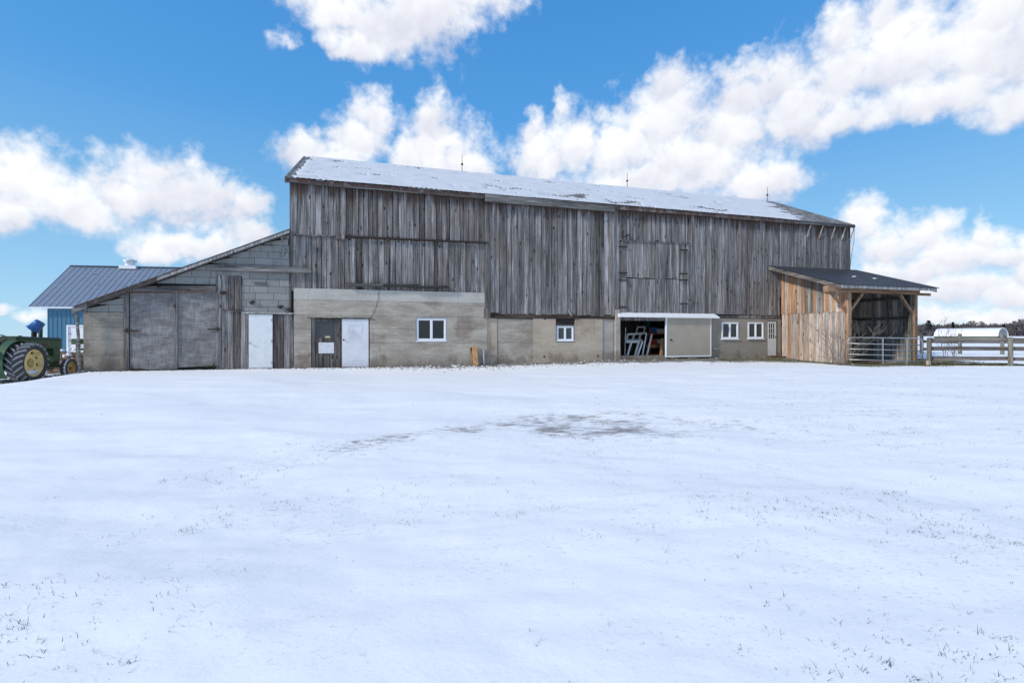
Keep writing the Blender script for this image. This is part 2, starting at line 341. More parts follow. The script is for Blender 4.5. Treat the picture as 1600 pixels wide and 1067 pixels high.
def gbase(x, y):
    x = np.asarray(x, float); y = np.asarray(y, float)
    rx, ry = x-O3.x, y-O3.y
    u = rx*DX+ry*DY; out = rx*DY-ry*DX
    b = np.interp(u, [-40, -8.2, -6.2, 8, 14, 60], [-.26, -.26, 0, 0, .13, .15])
    f = -.3*np.clip(out/18, 0, 1.3)
    far = np.clip((y-40)/240, 0, 1)*1.25*np.clip((x+10)/30, 0, 1)
    low = -.08*np.clip((u-27)/4, 0, 1)
    bank = .10*np.clip(1.1-out/1.6, 0, 1)*np.clip((u+1)/4, 0, 1)*np.clip((28-u)/3, 0, 1)*np.where(out > -.3, 1, 0)
    ditch = -.11*np.clip((out+.3)/.3, 0, 1)*np.clip((u+1)/4, 0, 1)*np.clip((28-u)/3, 0, 1)*np.clip((9-out)/5, 0, 1)
    return b+f+far+low+bank+ditch
def G(x, y): return float(gbase(x, y))
def GU(u, out=0): p = wpt(u, -out); return G(p.x, p.y)

OFF = {}
def tag(o, label=None, cat=None, group=None, kind=None):
    if label: o['label'] = label
    if cat: o['category'] = cat
    if group: o['group'] = group
    if kind: o['kind'] = kind
    return o
def thing(name, label, cat, loc=(0, 0, 0), rz=0.0, group=None):
    o = bpy.data.objects.new(name, None); COL.objects.link(o)
    o.location = loc; o.rotation_euler = (0, 0, rz); o.empty_display_size = .3
    return tag(o, label, cat, group)
def barn_thing(name, label, cat, u, y, z=0.0, group=None):
    o = thing(name, label, cat, wpt(u, y, z), TH, group); OFF[o.name] = (u, y, z); return o

class MB:
    def __init__(s): s.v = []; s.f = []
    def add(s, vs, fs):
        b = len(s.v); s.v += [tuple(v) for v in vs]; s.f += [tuple(i+b for i in f) for f in fs]; return s
    def hexa(s, p):      # 0-3 bottom ring, 4-7 top ring (counter-clockwise from above)
        return s.add(p, [(3,2,1,0),(4,5,6,7),(0,1,5,4),(1,2,6,5),(2,3,7,6),(3,0,4,7)])
    def box(s, x0, x1, y0, y1, z0, z1):
        return s.hexa([(x0,y0,z0),(x1,y0,z0),(x1,y1,z0),(x0,y1,z0),(x0,y0,z1),(x1,y0,z1),(x1,y1,z1),(x0,y1,z1)])
    def prism(s, poly, y0, y1):     # polygon in (x, z), extruded y0..y1
        n = len(poly)
        vs = [(a, y0, c) for a, c in poly]+[(a, y1, c) for a, c in poly]
        fs = [tuple(range(n)), tuple(range(2*n-1, n-1, -1))]+[(i, i+n, (i+1) % n+n, (i+1) % n) for i in range(n)]
        return s.add(vs, fs)
    def bar(s, p, q, w, t, up=(0, 1, 0)):   # a beam p->q, w across, t along 'up'
        p, q = Vector(p), Vector(q); d = (q-p).normalized(); up = Vector(up)
        a = d.cross(up).normalized()*w/2; b = a.cross(d).normalized()*t/2
        return s.hexa([p-a-b, p+a-b, p+a+b, p-a+b, q-a-b, q+a-b, q+a+b, q-a+b])
    def tube(s, pts, rad, n=6):
        pts = [Vector(p) for p in pts]; rad = rad if isinstance(rad, (list, tuple)) else [rad]*len(pts)
        vs, fs = [], []; pa = None
        for i, p in enumerate(pts):
            d = (pts[min(i+1, len(pts)-1)]-pts[max(i-1, 0)]).normalized()
            if pa is None: pa = d.orthogonal().normalized()
            a = (pa-d*pa.dot(d)).normalized(); pa = a; b = d.cross(a)
            for k in range(n):
                t = 2*math.pi*k/n; vs.append(p+(a*math.cos(t)+b*math.sin(t))*rad[i])
        for i in range(len(pts)-1):
            for k in range(n): fs.append((i*n+k, i*n+(k+1) % n, (i+1)*n+(k+1) % n, (i+1)*n+k))
        fs.append(tuple(range(n-1, -1, -1))); fs.append(tuple(range((len(pts)-1)*n, len(pts)*n)))
        return s.add(vs, fs)
    def lathe(s, prof, c, axis, n=24):      # prof [(r, h)] about axis through c
        c = Vector(c); ax = Vector(axis).normalized(); a = ax.orthogonal().normalized(); b = ax.cross(a)
        vs, fs = [], []
        for r, h in prof:
            for k in range(n):
                t = 2*math.pi*k/n; vs.append(c+ax*h+(a*math.cos(t)+b*math.sin(t))*r)
        for i in range(len(prof)-1):
            for k in range(n): fs.append((i*n+k, i*n+(k+1) % n, (i+1)*n+(k+1) % n, (i+1)*n+k))
        return s.add(vs, fs)
    def build(s, name, m, parent=None, smooth=False, label=None):
        me = bpy.data.meshes.new(name)
        r = parent
        while r is not None and r.parent is not None: r = r.parent
        o3 = OFF.get(r.name, (0, 0, 0)) if r is not None else (0, 0, 0)
        me.from_pydata([(a-o3[0], b-o3[1], c-o3[2]) for a, b, c in s.v], [], s.f); me.update()
        me.materials.append(MATS[m])
        if smooth: me.polygons.foreach_set('use_smooth', [True]*len(me.polygons))
        o = bpy.data.objects.new(name, me); COL.objects.link(o)
        if parent is not None: o.parent = parent
        if label: o['label'] = label
        return o
def boxp(name, m, par, *a, label=None): return MB().box(*a).build(name, m, par, label=label)

def rects_minus(x0, x1, z0, z1, holes):
    xs = sorted({x0, x1, *[min(max(h[0], x0), x1) for h in holes], *[min(max(h[1], x0), x1) for h in holes]})
    out = []
    for a, b in zip(xs, xs[1:]):
        if b-a < 1e-4: continue
        cuts = sorted((max(z0, h[2]), min(z1, h[3])) for h in holes if h[0] <= a+1e-5 and h[1] >= b-1e-5 and h[3] > z0 and h[2] < z1)
        z = z0
        for c, d in cuts:
            if c > z+1e-4: out.append((a, b, z, c))
            z = max(z, d)
        if z < z1-1e-4: out.append((a, b, z, z1))
    return out

def plank_mb(u0, u1, bot, top, yf, th=.026, nz=4, jit=.004, mb=None):
    """one weathered vertical board with a slightly wavy edge; bot/top are functions of u"""
    mb = mb or MB(); vs = []; fs = []
    dy = rnd.uniform(-jit, jit)*1.6; cup = rnd.uniform(-.003, .003)
    lean = rnd.uniform(-.006, .006); sk = rnd.uniform(-.006, .006)*(1.6 if rnd.random() < .1 else .6)
    for k in range(nz+1):
        t = k/nz; a, b = rnd.uniform(-jit, jit)+sk*(t*2-1), rnd.uniform(-jit, jit)+sk*(t*2-1)
        z0 = bot(u0)+(top(u0)-bot(u0))*t; z1 = bot(u1)+(top(u1)-bot(u1))*t
        y = yf+dy+lean*(t-.5)*2
        vs += [(u0+a, y+cup, z0), (u1+b, y-cup, z1), (u1+b, y+th, z1), (u0+a, y+th, z0)]
    fs.append((3, 2, 1, 0))
    for k in range(nz):
        c = k*4
        for i in range(4): fs.append((c+i, c+(i+1) % 4, c+4+(i+1) % 4, c+4+i))
    c = nz*4; fs.append((c, c+1, c+2, c+3))
    return mb.add(vs, fs)
def board_run(par, u0, u1, bot, top, yf, m, wmin=.19, wmax=.31, gap=.016, name='board', ragged=.015):
    u = u0; i = 0
    while u < u1-.03:
        w = rnd.uniform(wmin, wmax)
        if u1-(u+w) < wmin*.6: w = u1-u
        e = rnd.uniform(-ragged, ragged)
        g = gap*rnd.uniform(.5, 1.5)*(2.4 if rnd.random() < .08 else 1)
        if rnd.random() < .06: e += rnd.choice((-.05, .07))
        mm = m if isinstance(m, str) else rnd.choice(m)
        plank_mb(u+g/2, u+w-g/2, (lambda q, e=e: bot(q)+e), top, yf+(.008 if i % 2 else 0)+rnd.uniform(0, .006)).build(name, mm, par)
        u += w; i += 1

# ------------------------------------------------------------------ ground
def vnoise(x, y, seed):
    r = np.random.RandomState(seed); T = r.rand(256, 256)
    xi = np.floor(x).astype(int); yi = np.floor(y).astype(int); fx = x-xi; fy = y-yi
    fx = fx*fx*(3-2*fx); fy = fy*fy*(3-2*fy)
    g = lambda a, b: T[a % 256, b % 256]
    return (g(xi, yi)*(1-fx)+g(xi+1, yi)*fx)*(1-fy)+(g(xi, yi+1)*(1-fx)+g(xi+1, yi+1)*fx)*fy
def fbm(x, y, seed, n=4):
    s = 0; a = .5
    for k in range(n): s = s+a*vnoise(x*2**k, y*2**k, seed+k); a *= .5
    return s/(1-.5**n)
def ell(x, y, cx, cy, rx, ry, rot=0):
    c, s = math.cos(R(rot)), math.sin(R(rot)); dx, dy = x-cx, y-cy
    q = np.sqrt(((dx*c+dy*s)/rx)**2+((-dx*s+dy*c)/ry)**2)
    return np.clip(1.25-q, 0, 1)
def barn_uv(x, y):
    rx, ry = x-O3.x, y-O3.y
    return rx*DX+ry*DY, rx*DY-ry*DX
def bare_fields(x, y):
    u, out = barn_uv(x, y)
    b = .12+.26*(fbm(x*.35, y*.7, 5)-.5)
    b = b+(.40*ell(x, y, .9, 7.8, 1.75, 1.75)+.22*ell(x, y, 2.3, 8.0, 2.6, 1.8))*(.30+1.2*fbm(x*1.7, y*2.3, 15))
    b = b+.38*ell(x, y, -1.3, 7.2, 2.0, .55, 32)+.34*ell(x, y, -2.4, 5.8, 1.5, .5, 50)+.26*ell(x, y, -2.05, 4.1, .6, .28, 30)
    b = b+.25*ell(x, y, 6.0, 8.6, 4.5, 3.0)+.2*ell(x, y, 3.6, 3.6, 2.6, 1.6)+.18*ell(x, y, 9, 13, 6, 4)
    b = b-.12*ell(x, y, -8, 9, 7, 6)
    e = np.zeros_like(x); g = np.zeros_like(x)
    wob = .3*(fbm(u*1.3, out*0+3.3, 21)-.5)
    front = (u > -7) & (u < 23.3)
    wid = np.interp(u, [-7, -1, 0, 3, 5, 7.5, 9, 13.5, 16, 19, 22, 23], [.3, .2, .35, .5, 1.0, 1.3, 1.0, 1.5, 1.8, 2.0, 2.4, 2.8])
    e = np.maximum(e, np.where(front, np.clip((wid*(1+2.4*wob)-out)/(.25+wid*.4), 0, 1), 0))
    l = np.where((u > 22.0) & (u < 29), np.clip((5.9+wob*3-out)/1.2, 0, 1), 0); e = np.maximum(e, l)
    g = np.maximum(g, np.where(u > 18.5, np.clip((out-.25)/.3, 0, 1)*e, .3*e))
    # strip along the fence
    fl = np.abs(y-(20.55-.06*(x-17)))
    s2 = np.where(x > 17.0, np.clip((.55+wob*1.6-fl)/.3, 0, 1)*.8, 0); e = np.maximum(e, s2); g = np.maximum(g, s2*.9)
    tr = ell(x, y, -16.6, 17.0, 1.7, 2.3, 15)*.55; e = np.maximum(e, tr); g = np.maximum(g, tr*.6)
    sh = np.where((u < -6.3) & (u > -9) & (out < .6) & (out > -9), .45, 0); e = np.maximum(e, sh)
    far = np.where(y > 26, .13+.2*(fbm(x*.05, y*.12, 31)-.5), 0)
    b = np.where(y > 26, far, b)
    return np.clip(np.maximum(b, e*.95), 0, 1), np.clip(g, 0, 1)
def ground_z(x, y):
    z = gbase(x, y)
    u, out = barn_uv(x, y)
    near = np.clip((60-np.hypot(x, y))/30, 0, 1)*np.where((u > -7) & (u < 28.5), np.clip(out/5, .12, 1), 1)
    z = z+near*(.13*(fbm(x*.33+y*.1, y*.7, 41, 3)-.5)+.045*(fbm(x*.9+y*.5, y*2.6-x*.5, 51, 3)-.5)-.03*ell(x, y, -1.3, 7.2, 2.2, .5, 32)-.03*ell(x, y, -2.4, 5.8, 1.5, .42, 50)-.05*ell(x, y, 1.0, 8.2, 2.0, 1.3)+.010*(fbm(x*6, y*9, 61, 3)-.5))
    return z
def axis(parts):
    o = []
    for a, b, st, gr in parts:
        v = a; s = st
        while v < b: o.append(v); v += s; s *= gr
    return np.array(o)
rx_ = axis([(0, 4, .045, 1.0), (4, 26, .05, 1.010), (26, 2600, .5, 1.16)]); xs = np.concatenate([-rx_[:0:-1], rx_])
ys = np.concatenate([-axis([(0, 2600, .5, 1.3)])[:0:-1], axis([(0, 1.6, .2, 1), (1.6, 7, .032, 1.004), (7, 30, .06, 1.008), (30, 2600, .6, 1.14)])])
XX, YY = np.meshgrid(xs, ys)
ZZ = ground_z(XX, YY); BB, GG = bare_fields(XX, YY)
nx_, ny_ = len(xs), len(ys)
idx = np.arange(nx_*ny_).reshape(ny_, nx_)
quads = np.stack([idx[:-1, :-1], idx[:-1, 1:], idx[1:, 1:], idx[1:, :-1]], -1).reshape(-1, 4)
def np_mesh(name, verts, faces, m, smooth=False):
    me = bpy.data.meshes.new(name); nv, nf, k = len(verts), len(faces), faces.shape[1]
    me.vertices.add(nv); me.vertices.foreach_set('co', np.asarray(verts, np.float32).ravel())
    me.loops.add(nf*k); me.loops.foreach_set('vertex_index', faces.astype(np.int32).ravel())
    me.polygons.add(nf); me.polygons.foreach_set('loop_start', np.arange(0, nf*k, k, dtype=np.int32))
    me.polygons.foreach_set('loop_total', np.full(nf, k, np.int32))
    if smooth: me.polygons.foreach_set('use_smooth', np.ones(nf, bool))
    me.update(calc_edges=True); me.materials.append(MATS[m])
    o = bpy.data.objects.new(name, me); COL.objects.link(o); return o
go = np_mesh('ground', np.stack([XX, YY, ZZ], -1).reshape(-1, 3), quads, 'snow_ground', True)
tag(go, 'wide snow covered yard and fields with bare grass patches', None, None, 'structure')
for nm, arr in (('bare', BB), ('green', GG)):
    at = go.data.attributes.new(nm, 'FLOAT', 'POINT'); at.data.foreach_set('value', arr.astype(np.float32).ravel())

def blades(name, pts, hmin, hmax, w, m, label, seed, flat=.6):
    r = np.random.RandomState(seed); n = len(pts)
    x, y = pts[:, 0], pts[:, 1]; z = ground_z(x, y)-.004
    h = r.uniform(hmin, hmax, n)*r.uniform(.5, 1, n); a = r.uniform(0, 2*math.pi, n); l = r.uniform(.1, flat, n)*h*1.6
    ww = w*r.uniform(.6, 1.3, n); b = r.uniform(0, 2*math.pi, n)
    dx, dy = np.cos(a)*l, np.sin(a)*l; wx, wy = np.cos(b)*ww/2, np.sin(b)*ww/2
    v = np.empty((n, 5, 3))
    v[:, 0] = np.stack([x-wx, y-wy, z], -1); v[:, 1] = np.stack([x+wx, y+wy, z], -1)
    v[:, 2] = np.stack([x+dx*.4+wx*.8, y+dy*.4+wy*.8, z+h*.6], -1); v[:, 3] = np.stack([x+dx*.4-wx*.8, y+dy*.4-wy*.8, z+h*.6], -1)
    v[:, 4] = np.stack([x+dx, y+dy, z+h], -1)
    base = np.arange(n)[:, None]*5
    tr = np.concatenate([base+np.array([0, 1, 2]), base+np.array([0, 2, 3]), base+np.array([3, 2, 4])])
    o = np_mesh(name, v.reshape(-1, 3), tr, m)
    return tag(o, label, 'grass', None, 'stuff')
r0 = np.random.RandomState(3)
# dead grass tips poking through the snow: tufts, denser where the snow is thin
def tufts(n, seed, dens):
    r = np.random.RandomState(seed)
    y = 1.7*np.exp(r.rand(n)*math.log(20/1.7)); x = (r.rand(n)*2-1)*(1.2*y+1.5)
    k = r.rand(n) < dens(x, y); return np.stack([x[k], y[k]], -1)
def dens(x, y):
    u, out = barn_uv(x, y); b, g = bare_fields(x, y)
    d = .012+np.clip(b-.10, 0, 1)*1.5+.16*np.clip((x-.3*y)/3, 0, 1)*(fbm(x*.8, y*1.3, 71) > .47)+.10*np.clip((3.6-y)/2, 0, 1)*(fbm(x*.8, y*1.3, 72) > .5)
    d = d*np.clip((fbm(x*1.2, y*2.2, 77)-.42)*5, .04, 1)
    return np.where((out < .3), 0, d)
tp = tufts(60000, 9, dens)
k = 1+(r0.rand(len(tp))**2.2*9).astype(int); pts = np.repeat(tp, k, 0); pts = pts+r0.normal(0, .028, pts.shape)*np.linspace(1, 1, len(pts))[:, None]
blades('dead_grass', pts, .006, .042, .0032, 'grass_blade', 'dead grass tips poking through the thin snow of the yard', 13, 1.1)
# green and brown grass at the foot of the lean-to and along the fence
def strip(n, seed):
    r = np.random.RandomState(seed)
    u = r.uniform(14, 28.6, n); out = r.uniform(.1, 6.2, n); p = np.array([wpt(a, -b)[:2] for a, b in zip(u, out)])
    x2 = r.uniform(17, 34, n); y2 = 20.55-.06*(x2-17)+r.normal(0, .3, n)
    p = np.concatenate([p, np.stack([x2, y2], -1)])
    uu, oo = barn_uv(p[:, 0], p[:, 1]); b, g = bare_fields(p[:, 0], p[:, 1])
    inside = (uu > 22.9) & (uu < 27.4) & (oo < 3.7)
    return p[(g > .25) & ~inside & (r.rand(len(p)) < g)]
blades('green_grass', strip(42000, 4), .03, .09, .012, 'green_blade', 'green and brown grass strip along the lean-to foot and fence', 14, .9)

# ------------------------------------------------------------------ the barn
barn = barn_thing('barn', 'long weathered grey timber barn with snowy gable roof on a concrete base', 'barn', 0, 0)
LEN = 27.6; DEP = 10.4; ZE = 7.08; ZR = 9.75
UA, UB, UC, UD = U(760), U(957), U(1218), U(1327)
HALL = [U(967), U(1112), -1, F(1000, 496)[1]]
# inner shell (dark) behind the boards; the wide doorway is a real hole
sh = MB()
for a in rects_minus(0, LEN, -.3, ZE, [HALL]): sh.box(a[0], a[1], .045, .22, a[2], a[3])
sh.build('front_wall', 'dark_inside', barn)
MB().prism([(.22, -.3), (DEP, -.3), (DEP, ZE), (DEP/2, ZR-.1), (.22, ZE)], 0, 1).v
for x0, x1 in ((0, .2), (LEN-.2, LEN)):
    m_ = MB(); pl = [(.23, -.3), (DEP, -.3), (DEP, ZE), (DEP/2, ZR-.12), (.23, ZE)]
    n = len(pl); vs = [(x0, a, c) for a, c in pl]+[(x1, a, c) for a, c in pl]
    m_.add(vs, [tuple(range(n-1, -1, -1)), tuple(range(n, 2*n))]+[(i, (i+1) % n, (i+1) % n+n, i+n) for i in range(n)])
    m_.build('end_wall', 'barn_wood', barn)
boxp('back_wall', 'barn_wood', barn, .21, LEN-.21, DEP-.2, DEP-.01, -.3, ZE-.01)
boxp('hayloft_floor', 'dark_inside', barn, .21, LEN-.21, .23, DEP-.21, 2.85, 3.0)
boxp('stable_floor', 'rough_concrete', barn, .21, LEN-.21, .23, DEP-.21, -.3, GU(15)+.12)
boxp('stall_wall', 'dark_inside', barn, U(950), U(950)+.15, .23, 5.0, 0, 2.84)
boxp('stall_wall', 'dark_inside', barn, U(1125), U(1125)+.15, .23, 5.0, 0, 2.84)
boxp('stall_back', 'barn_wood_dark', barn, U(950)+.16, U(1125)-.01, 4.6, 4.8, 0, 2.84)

# --- boards
top = lambda u: ZE-.03
lo1 = lin((455, 367), (757, 380)); lo0 = lin((455, 450.5), (760, 457))
board_run(barn, .0, UA-.09, lambda u: lo1(u), top, -.03, ['barn_wood']*5+['barn_wood_dark'], .16, .26)
board_run(barn, .0, UA-.09, lambda u: lo0(u)-.1, lambda u: lo1(u)-.035, -.02, ['barn_wood']*6+['barn_wood_dark'], .16, .27)
mb_ = lin((768, 489), (955, 494))
board_run(barn, UA+.14, UB-.08, mb_, lambda u: ZE-.12, -.06, ['barn_wood']*6+['barn_wood_dark'], .19, .3, ragged=.04)
rb_ = lin((960, 488), (1220, 493))
H0, H1 = U(968), U(1078)
zt_ = lin((968, 377), (1078, 381)); zm_ = lin((968, 434), (1078, 438))
board_run(barn, UB+.06, H0, rb_, top, -.03, 'barn_wood', .18, .26)
board_run(barn, H0, H1, lambda u: zt_(u)+.03, top, -.03, 'barn_wood', .15, .22)
board_run(barn, H1, UC, rb_, top, -.03, ['barn_wood']*7+['barn_wood_dark'], .15, .24)
board_run(barn, UC, LEN, lambda u: 3.2, top, -.03, 'barn_wood', .17, .26)
boxp('corner_trim', 'barn_wood_dark', barn, UA-.09, UA+.13, -.085, .04, F(763, 496)[1], ZE-.1)
boxp('corner_trim', 'barn_wood', barn, UB-.08, UB+.05, -.078, .04, F(957, 494)[1], ZE-.12)
boxp('corner_trim', 'barn_wood_dark', barn, -.05, .035, -.05, .2, 3.2, ZE-.03)
boxp('corner_trim', 'barn_wood_dark', barn, LEN-.02, LEN+.06, -.05, .2, 3.2, ZE-.03)
# lap strip and sliding door rail across the left half
MB().bar((.05, -.05, lo1(.05)), (U(540), -.05, lo1(U(540))), .05, .035).build('lap_strip', 'barn_wood_dark', barn)
rl = MB().bar((U(540), -.085, lo1(U(540))+.01), (UA+.0, -.085, lo1(UA)+.0), .07, .05).build('door_rail', 'dark_iron', barn)
for px in (547, 606, 622, 683):
    u = U(px); MB().box(u-.04, u+.04, -.12, -.05, lo1(u)-.12, lo1(u)+.09).build('rail_hanger', 'dark_iron', rl)
u0, z0 = F(525, 374); boxp('rail_block', 'barn_wood_dark', barn, u0, U(539), -.13, -.035, z0, z0+.16)
# broken ledge timber over the concrete
for (a, b, c, d) in (((541, 445), (600, 446), .13, .16), ((601, 446), (655, 447), .11, .13), ((640, 449), (701, 448), .09, .2)):
    (p, q), (r, s) = F(*a, .1), F(*b, .1); MB().bar((p, -.12, q), (r, -.12, s), c, d).build('ledge_timber', 'beam_wood_dark', barn)

# hay doors: four leaves of boards with strap hinges
ut = U(1022); hd = []
for a, b, lo, hi, nb in ((H0+.02, ut, lambda u: zm_(u)+.02, lambda u: zt_(u)-.03, 6), (ut+.015, U(1061), lambda u: zm_(u)+.02, lambda u: zt_(u)-.0, 4),
                     (H0+.02, ut, rb_, lambda u: zm_(u)-.02, 6), (ut+.015, U(1061), rb_, lambda u: zm_(u)-.0, 4)):
    door = MB().prism([(a+.03, lo(a)+.03), (b-.03, lo(b)+.03), (b-.03, hi(b)-.03), (a+.03, hi(a)-.03)], -.025, .03).build('hay_door', 'barn_wood_dark', barn)
    wv = (b-a)/nb; yy = -.055-rnd.uniform(0, .02)
    board_run(door, a, b, lo, hi, yy, 'barn_wood', wv*.98, wv*1.02, .012)
board_run(barn, U(1061)+.02, H1, rb_, lambda u: zt_(u)-.01, -.05, 'barn_wood', .12, .2)
boxp('hinge_post', 'barn_wood_dark', barn, U(1066), U(1072), -.105, -.05, F(1070, 437)[1], F(1070, 392)[1])
MB().bar((H0+.1, -.075, zt_(H0)+.0), (H1-.1, -.075, zt_(H1)+.0), .05, .05).build('door_lintel', 'barn_wood_dark', barn)
for px, py in ((966, 386), (966, 427), (966, 438), (966, 480), (1061, 391), (1061, 428), (1061, 438), (1061, 475)):
    u, z = F(px, py); MB().bar((u-.02, -.1, z), (u+.42, -.1, z+.01), .055, .03).build('strap_hinge', 'dark_iron', barn)
MB().bar((H0+.08, -.1, F(972, 372)[1]), (H0+.13, -.1, F(972, 361)[1]), .06, .04).bar((H0+.1, -.1, F(972, 372)[1]), (H0+.45, -.1, F(978, 367)[1]), .05, .04).build('hook', 'dark_iron', barn)
u, z = F(1074, 470); MB().bar((u, -.08, z+.15), (u+.3, -.08, z), .07, .05).bar((u+.05, -.08, z-.1), (u+.34, -.08, z+.05), .07, .05).build('latch', 'barn_wood_dark', barn)

# --- roof
B0 = .22; slope = (ZR-ZE)/(DEP/2+B0); PIT = .2
def roof_z(y): return ZE+.06+(y+B0)*slope
U0, U1 = -.2, LEN+.2
nn = Vector((0, -slope, 1)).normalized()
cols = np.arange(U0, U1+.001, .05)
def tin(name, y0, y1, sgn=1):
    v = []; f = []
    yb = [y0, y0+(y1-y0)*.33, y0+(y1-y0)*.66, y1]
    for q in yb:
        for i, u in enumerate(cols):
            h = .016*math.sin(2*math.pi*u/PIT)
            z = roof_z(q if sgn > 0 else DEP-q)
            v.append((u, q, z+h))
    n = len(cols)
    for j in range(3):
        for i in range(n-1):
            a = j*n+i; f.append((a, a+1, a+n+1, a+n))
    return MB().add(v, f)
tn = tin('roof', -B0-.03, DEP/2).build('roof', 'roof_tin', barn)
tin('roof', DEP/2+.001, DEP+B0, -1).build('back_roof', 'roof_tin', barn)
MB().prism([(U0+.05, 0), (U1-.05, 0), (U1-.05, .001), (U0+.05, .001)], 0, 0)
dk = MB(); z0, z1 = roof_z(-.1)-.14, roof_z(DEP/2-.02)-.14
dk.hexa([(U0+.06, -.1, z0), (U1-.06, -.1, z0), (U1-.06, DEP/2-.02, z1), (U0+.06, DEP/2-.02, z1)]+[(a, b, c+.09) for a, b, c in [(U0+.06, -.1, z0), (U1-.06, -.1, z0), (U1-.06, DEP/2-.02, z1), (U0+.06, DEP/2-.02, z1)]])
dk.build('roof_deck', 'dark_inside', barn)
# snow sheet: thins out and dips under the tin where the metal is bare
su = np.arange(U0+.02, U1-.01, .085); sy = np.concatenate([np.arange(-B0-.01, .4, .05), np.arange(.4, DEP/2+.06, .095)])
A, Bq = np.meshgrid(su, sy)
edge = 23.9+(Bq/5.2)*2.6
h = .022+.014*np.sin(A*2*math.pi/PIT)*np.clip(fbm(A*.25, Bq*.4, 93)*2.4-.7, 0, 1)+.03*(fbm(A*.7, Bq*1.1, 81)-.5)
strk = fbm((A-Bq*.5)*1.1, (Bq+A*.12)*2.6+9, 84)
cen = np.exp(-((A-11.2)/4.2)**2)*np.exp(-((Bq-.9)/1.1)**2)
h = h-np.clip(strk-.70+.15*cen, 0, 1)*1.2
strk2 = fbm((A-Bq)*.9, Bq*5, 87)
h = h-np.clip((A-edge)/1.2+ (strk2-.5)*2.2, 0, 1)*.08
h = h-.09*np.clip(1-(A-U0-.02-.45*fbm(Bq*2.3, A*0, 90))/.12, 0, 1)
h = np.clip(h, -.035, .1)
h = h-.02*np.clip(1-(Bq+B0)/.06, 0, 1)
zz = roof_z(Bq)+.012+h
ii = np.arange(A.size).reshape(A.shape)
qd = np.stack([ii[:-1, :-1], ii[:-1, 1:], ii[1:, 1:], ii[1:, :-1]], -1).reshape(-1, 4)
sn = np_mesh('roof_snow', np.stack([A, Bq, zz], -1).reshape(-1, 3), qd, 'roof_dusting', True); sn.parent = barn; sn['kind'] = 'stuff'
MB().bar((U0, DEP/2+.1, ZR+.03), (U1, DEP/2+.1, ZR+.03), .2, .03, (0, 0, 1)).build('ridge_cap', 'roof_tin', barn)
# eaves
def fascia(ua, ub, y, z0, z1, m, nm='fascia', n=1):
    for k in range(n):
        a = ua+(ub-ua)*k/n; b = ua+(ub-ua)*(k+1)/n-.006; e = rnd.uniform(-.012, .012)
        boxp(nm, m, barn, a, b, y-.03, y, z0+e, z1)
fascia(U0, UA-.12, -.17, ZE-.09, ZE+.035, 'rust', n=4)
boxp('fascia', 'beam_wood', barn, U0, UA-.12, -.169, -.14, ZE-.14, ZE-.092)
fascia(UA-.11, UB, -.21, ZE-.27, ZE+.035, 'beam_wood', n=2)
fascia(UB+.01, U(1245), -.175, ZE-.13, ZE+.035, 'rust', n=4)
fascia(U(1245), U1-.01, -.15, ZE-.09, ZE+.03, 'beam_wood', n=2)
boxp('soffit', 'barn_wood_dark', barn, U0+.02, UA-.13, -.14, -.06, ZE-.06, ZE+.02)
for x in (U0, U1-.03):
    m_ = MB(); m_.hexa([(x, -B0, ZE-.09), (x+.03, -B0, ZE-.09), (x+.03, DEP/2, ZR-.09), (x, DEP/2, ZR-.09), (x, -B0, ZE+.05), (x+.03, -B0, ZE+.05), (x+.03, DEP/2, ZR+.05), (x, DEP/2, ZR+.05)])
    m_.build('rake_board', 'beam_wood', barn)
for px in (1262, 1281, 1300, 1316, 1329):
    u = U(px); MB().bar((u-.1, -.05, ZE-.75), (u+.02, -.17, ZE-.12), .05, .04).build('eave_bracket', 'silver_plank', barn)
# lightning rods on the ridge, loose wire at the right corner
for px in (722, 980, 1199):
    q = (px-800)/760; t = (q*(O3.y+5.2*DY+DEP/2*DX-DEP/2*DX)-O3.x)  # along the ridge
    yr = DEP/2; a = (q*(O3.y+yr*DX)-(O3.x-yr*DY))/(DX-q*DY)
    MB().tube([(a, yr, ZR+.05), (a, yr, ZR+.95)], [.018, .012], 5).lathe([(.0, -.07), (.05, -.04), (.065, 0), (.05, .04), (0, .07)], (a, yr, ZR+.45), (0, 0, 1), 8).build('lightning_rod', 'dark_iron', barn)
MB().tube([(LEN+.15, -.2, ZE), (LEN+.1, -.22, ZE-.8), (LEN-.02, -.15, ZE-1.7), (LEN-.05, -.1, ZE-2.4)], .011, 4).build('loose_wire', 'dark_iron', barn)

# --- concrete base, left part (board marked pours, proud of the siding)
YF = -.07
K0, K1 = U(459, .07), U(761, .07)
ktop = lin((459, 450), (761, 457), .07)
dz_ = F(530, 497.5, .07)[1]
D0, D1 = U(486, .07), U(577.5, .07)
w0, zw0 = F(649.5, 534, .07); w1, zw1 = F(698.5, 496, .07)
holes = [(D0, D1, -1, dz_), (w0, w1, zw0, zw1)]
lev = [-.3]+[F(610, y, .07)[1] for y in (536, 514, 494, 471)]
for a, b in zip(lev, lev[1:]+[ktop(K0)]):
    e = rnd.uniform(-.006, .006); rs = rects_minus(K0, K1, a+.007, b, holes)
    cutd = a < dz_-.2
    for grp in ([q for q in rs if q[0] < D0-.001], [q for q in rs if q[0] >= D0-.001]) if cutd else (rs,):
        mb = MB()
        for q in grp: mb.box(q[0], q[1], YF+e, -.005, q[2], q[3])
        if mb.v: mb.build('concrete_course', 'pale_concrete' if b == ktop(K0) else 'board_concrete', barn)
cr = MB()     # settlement crack running up from the door corner
pts = [F(x, y, .078) for x, y in ((577, 497), (584, 489), (588, 479), (591, 466), (592, 456), (592, 452))]
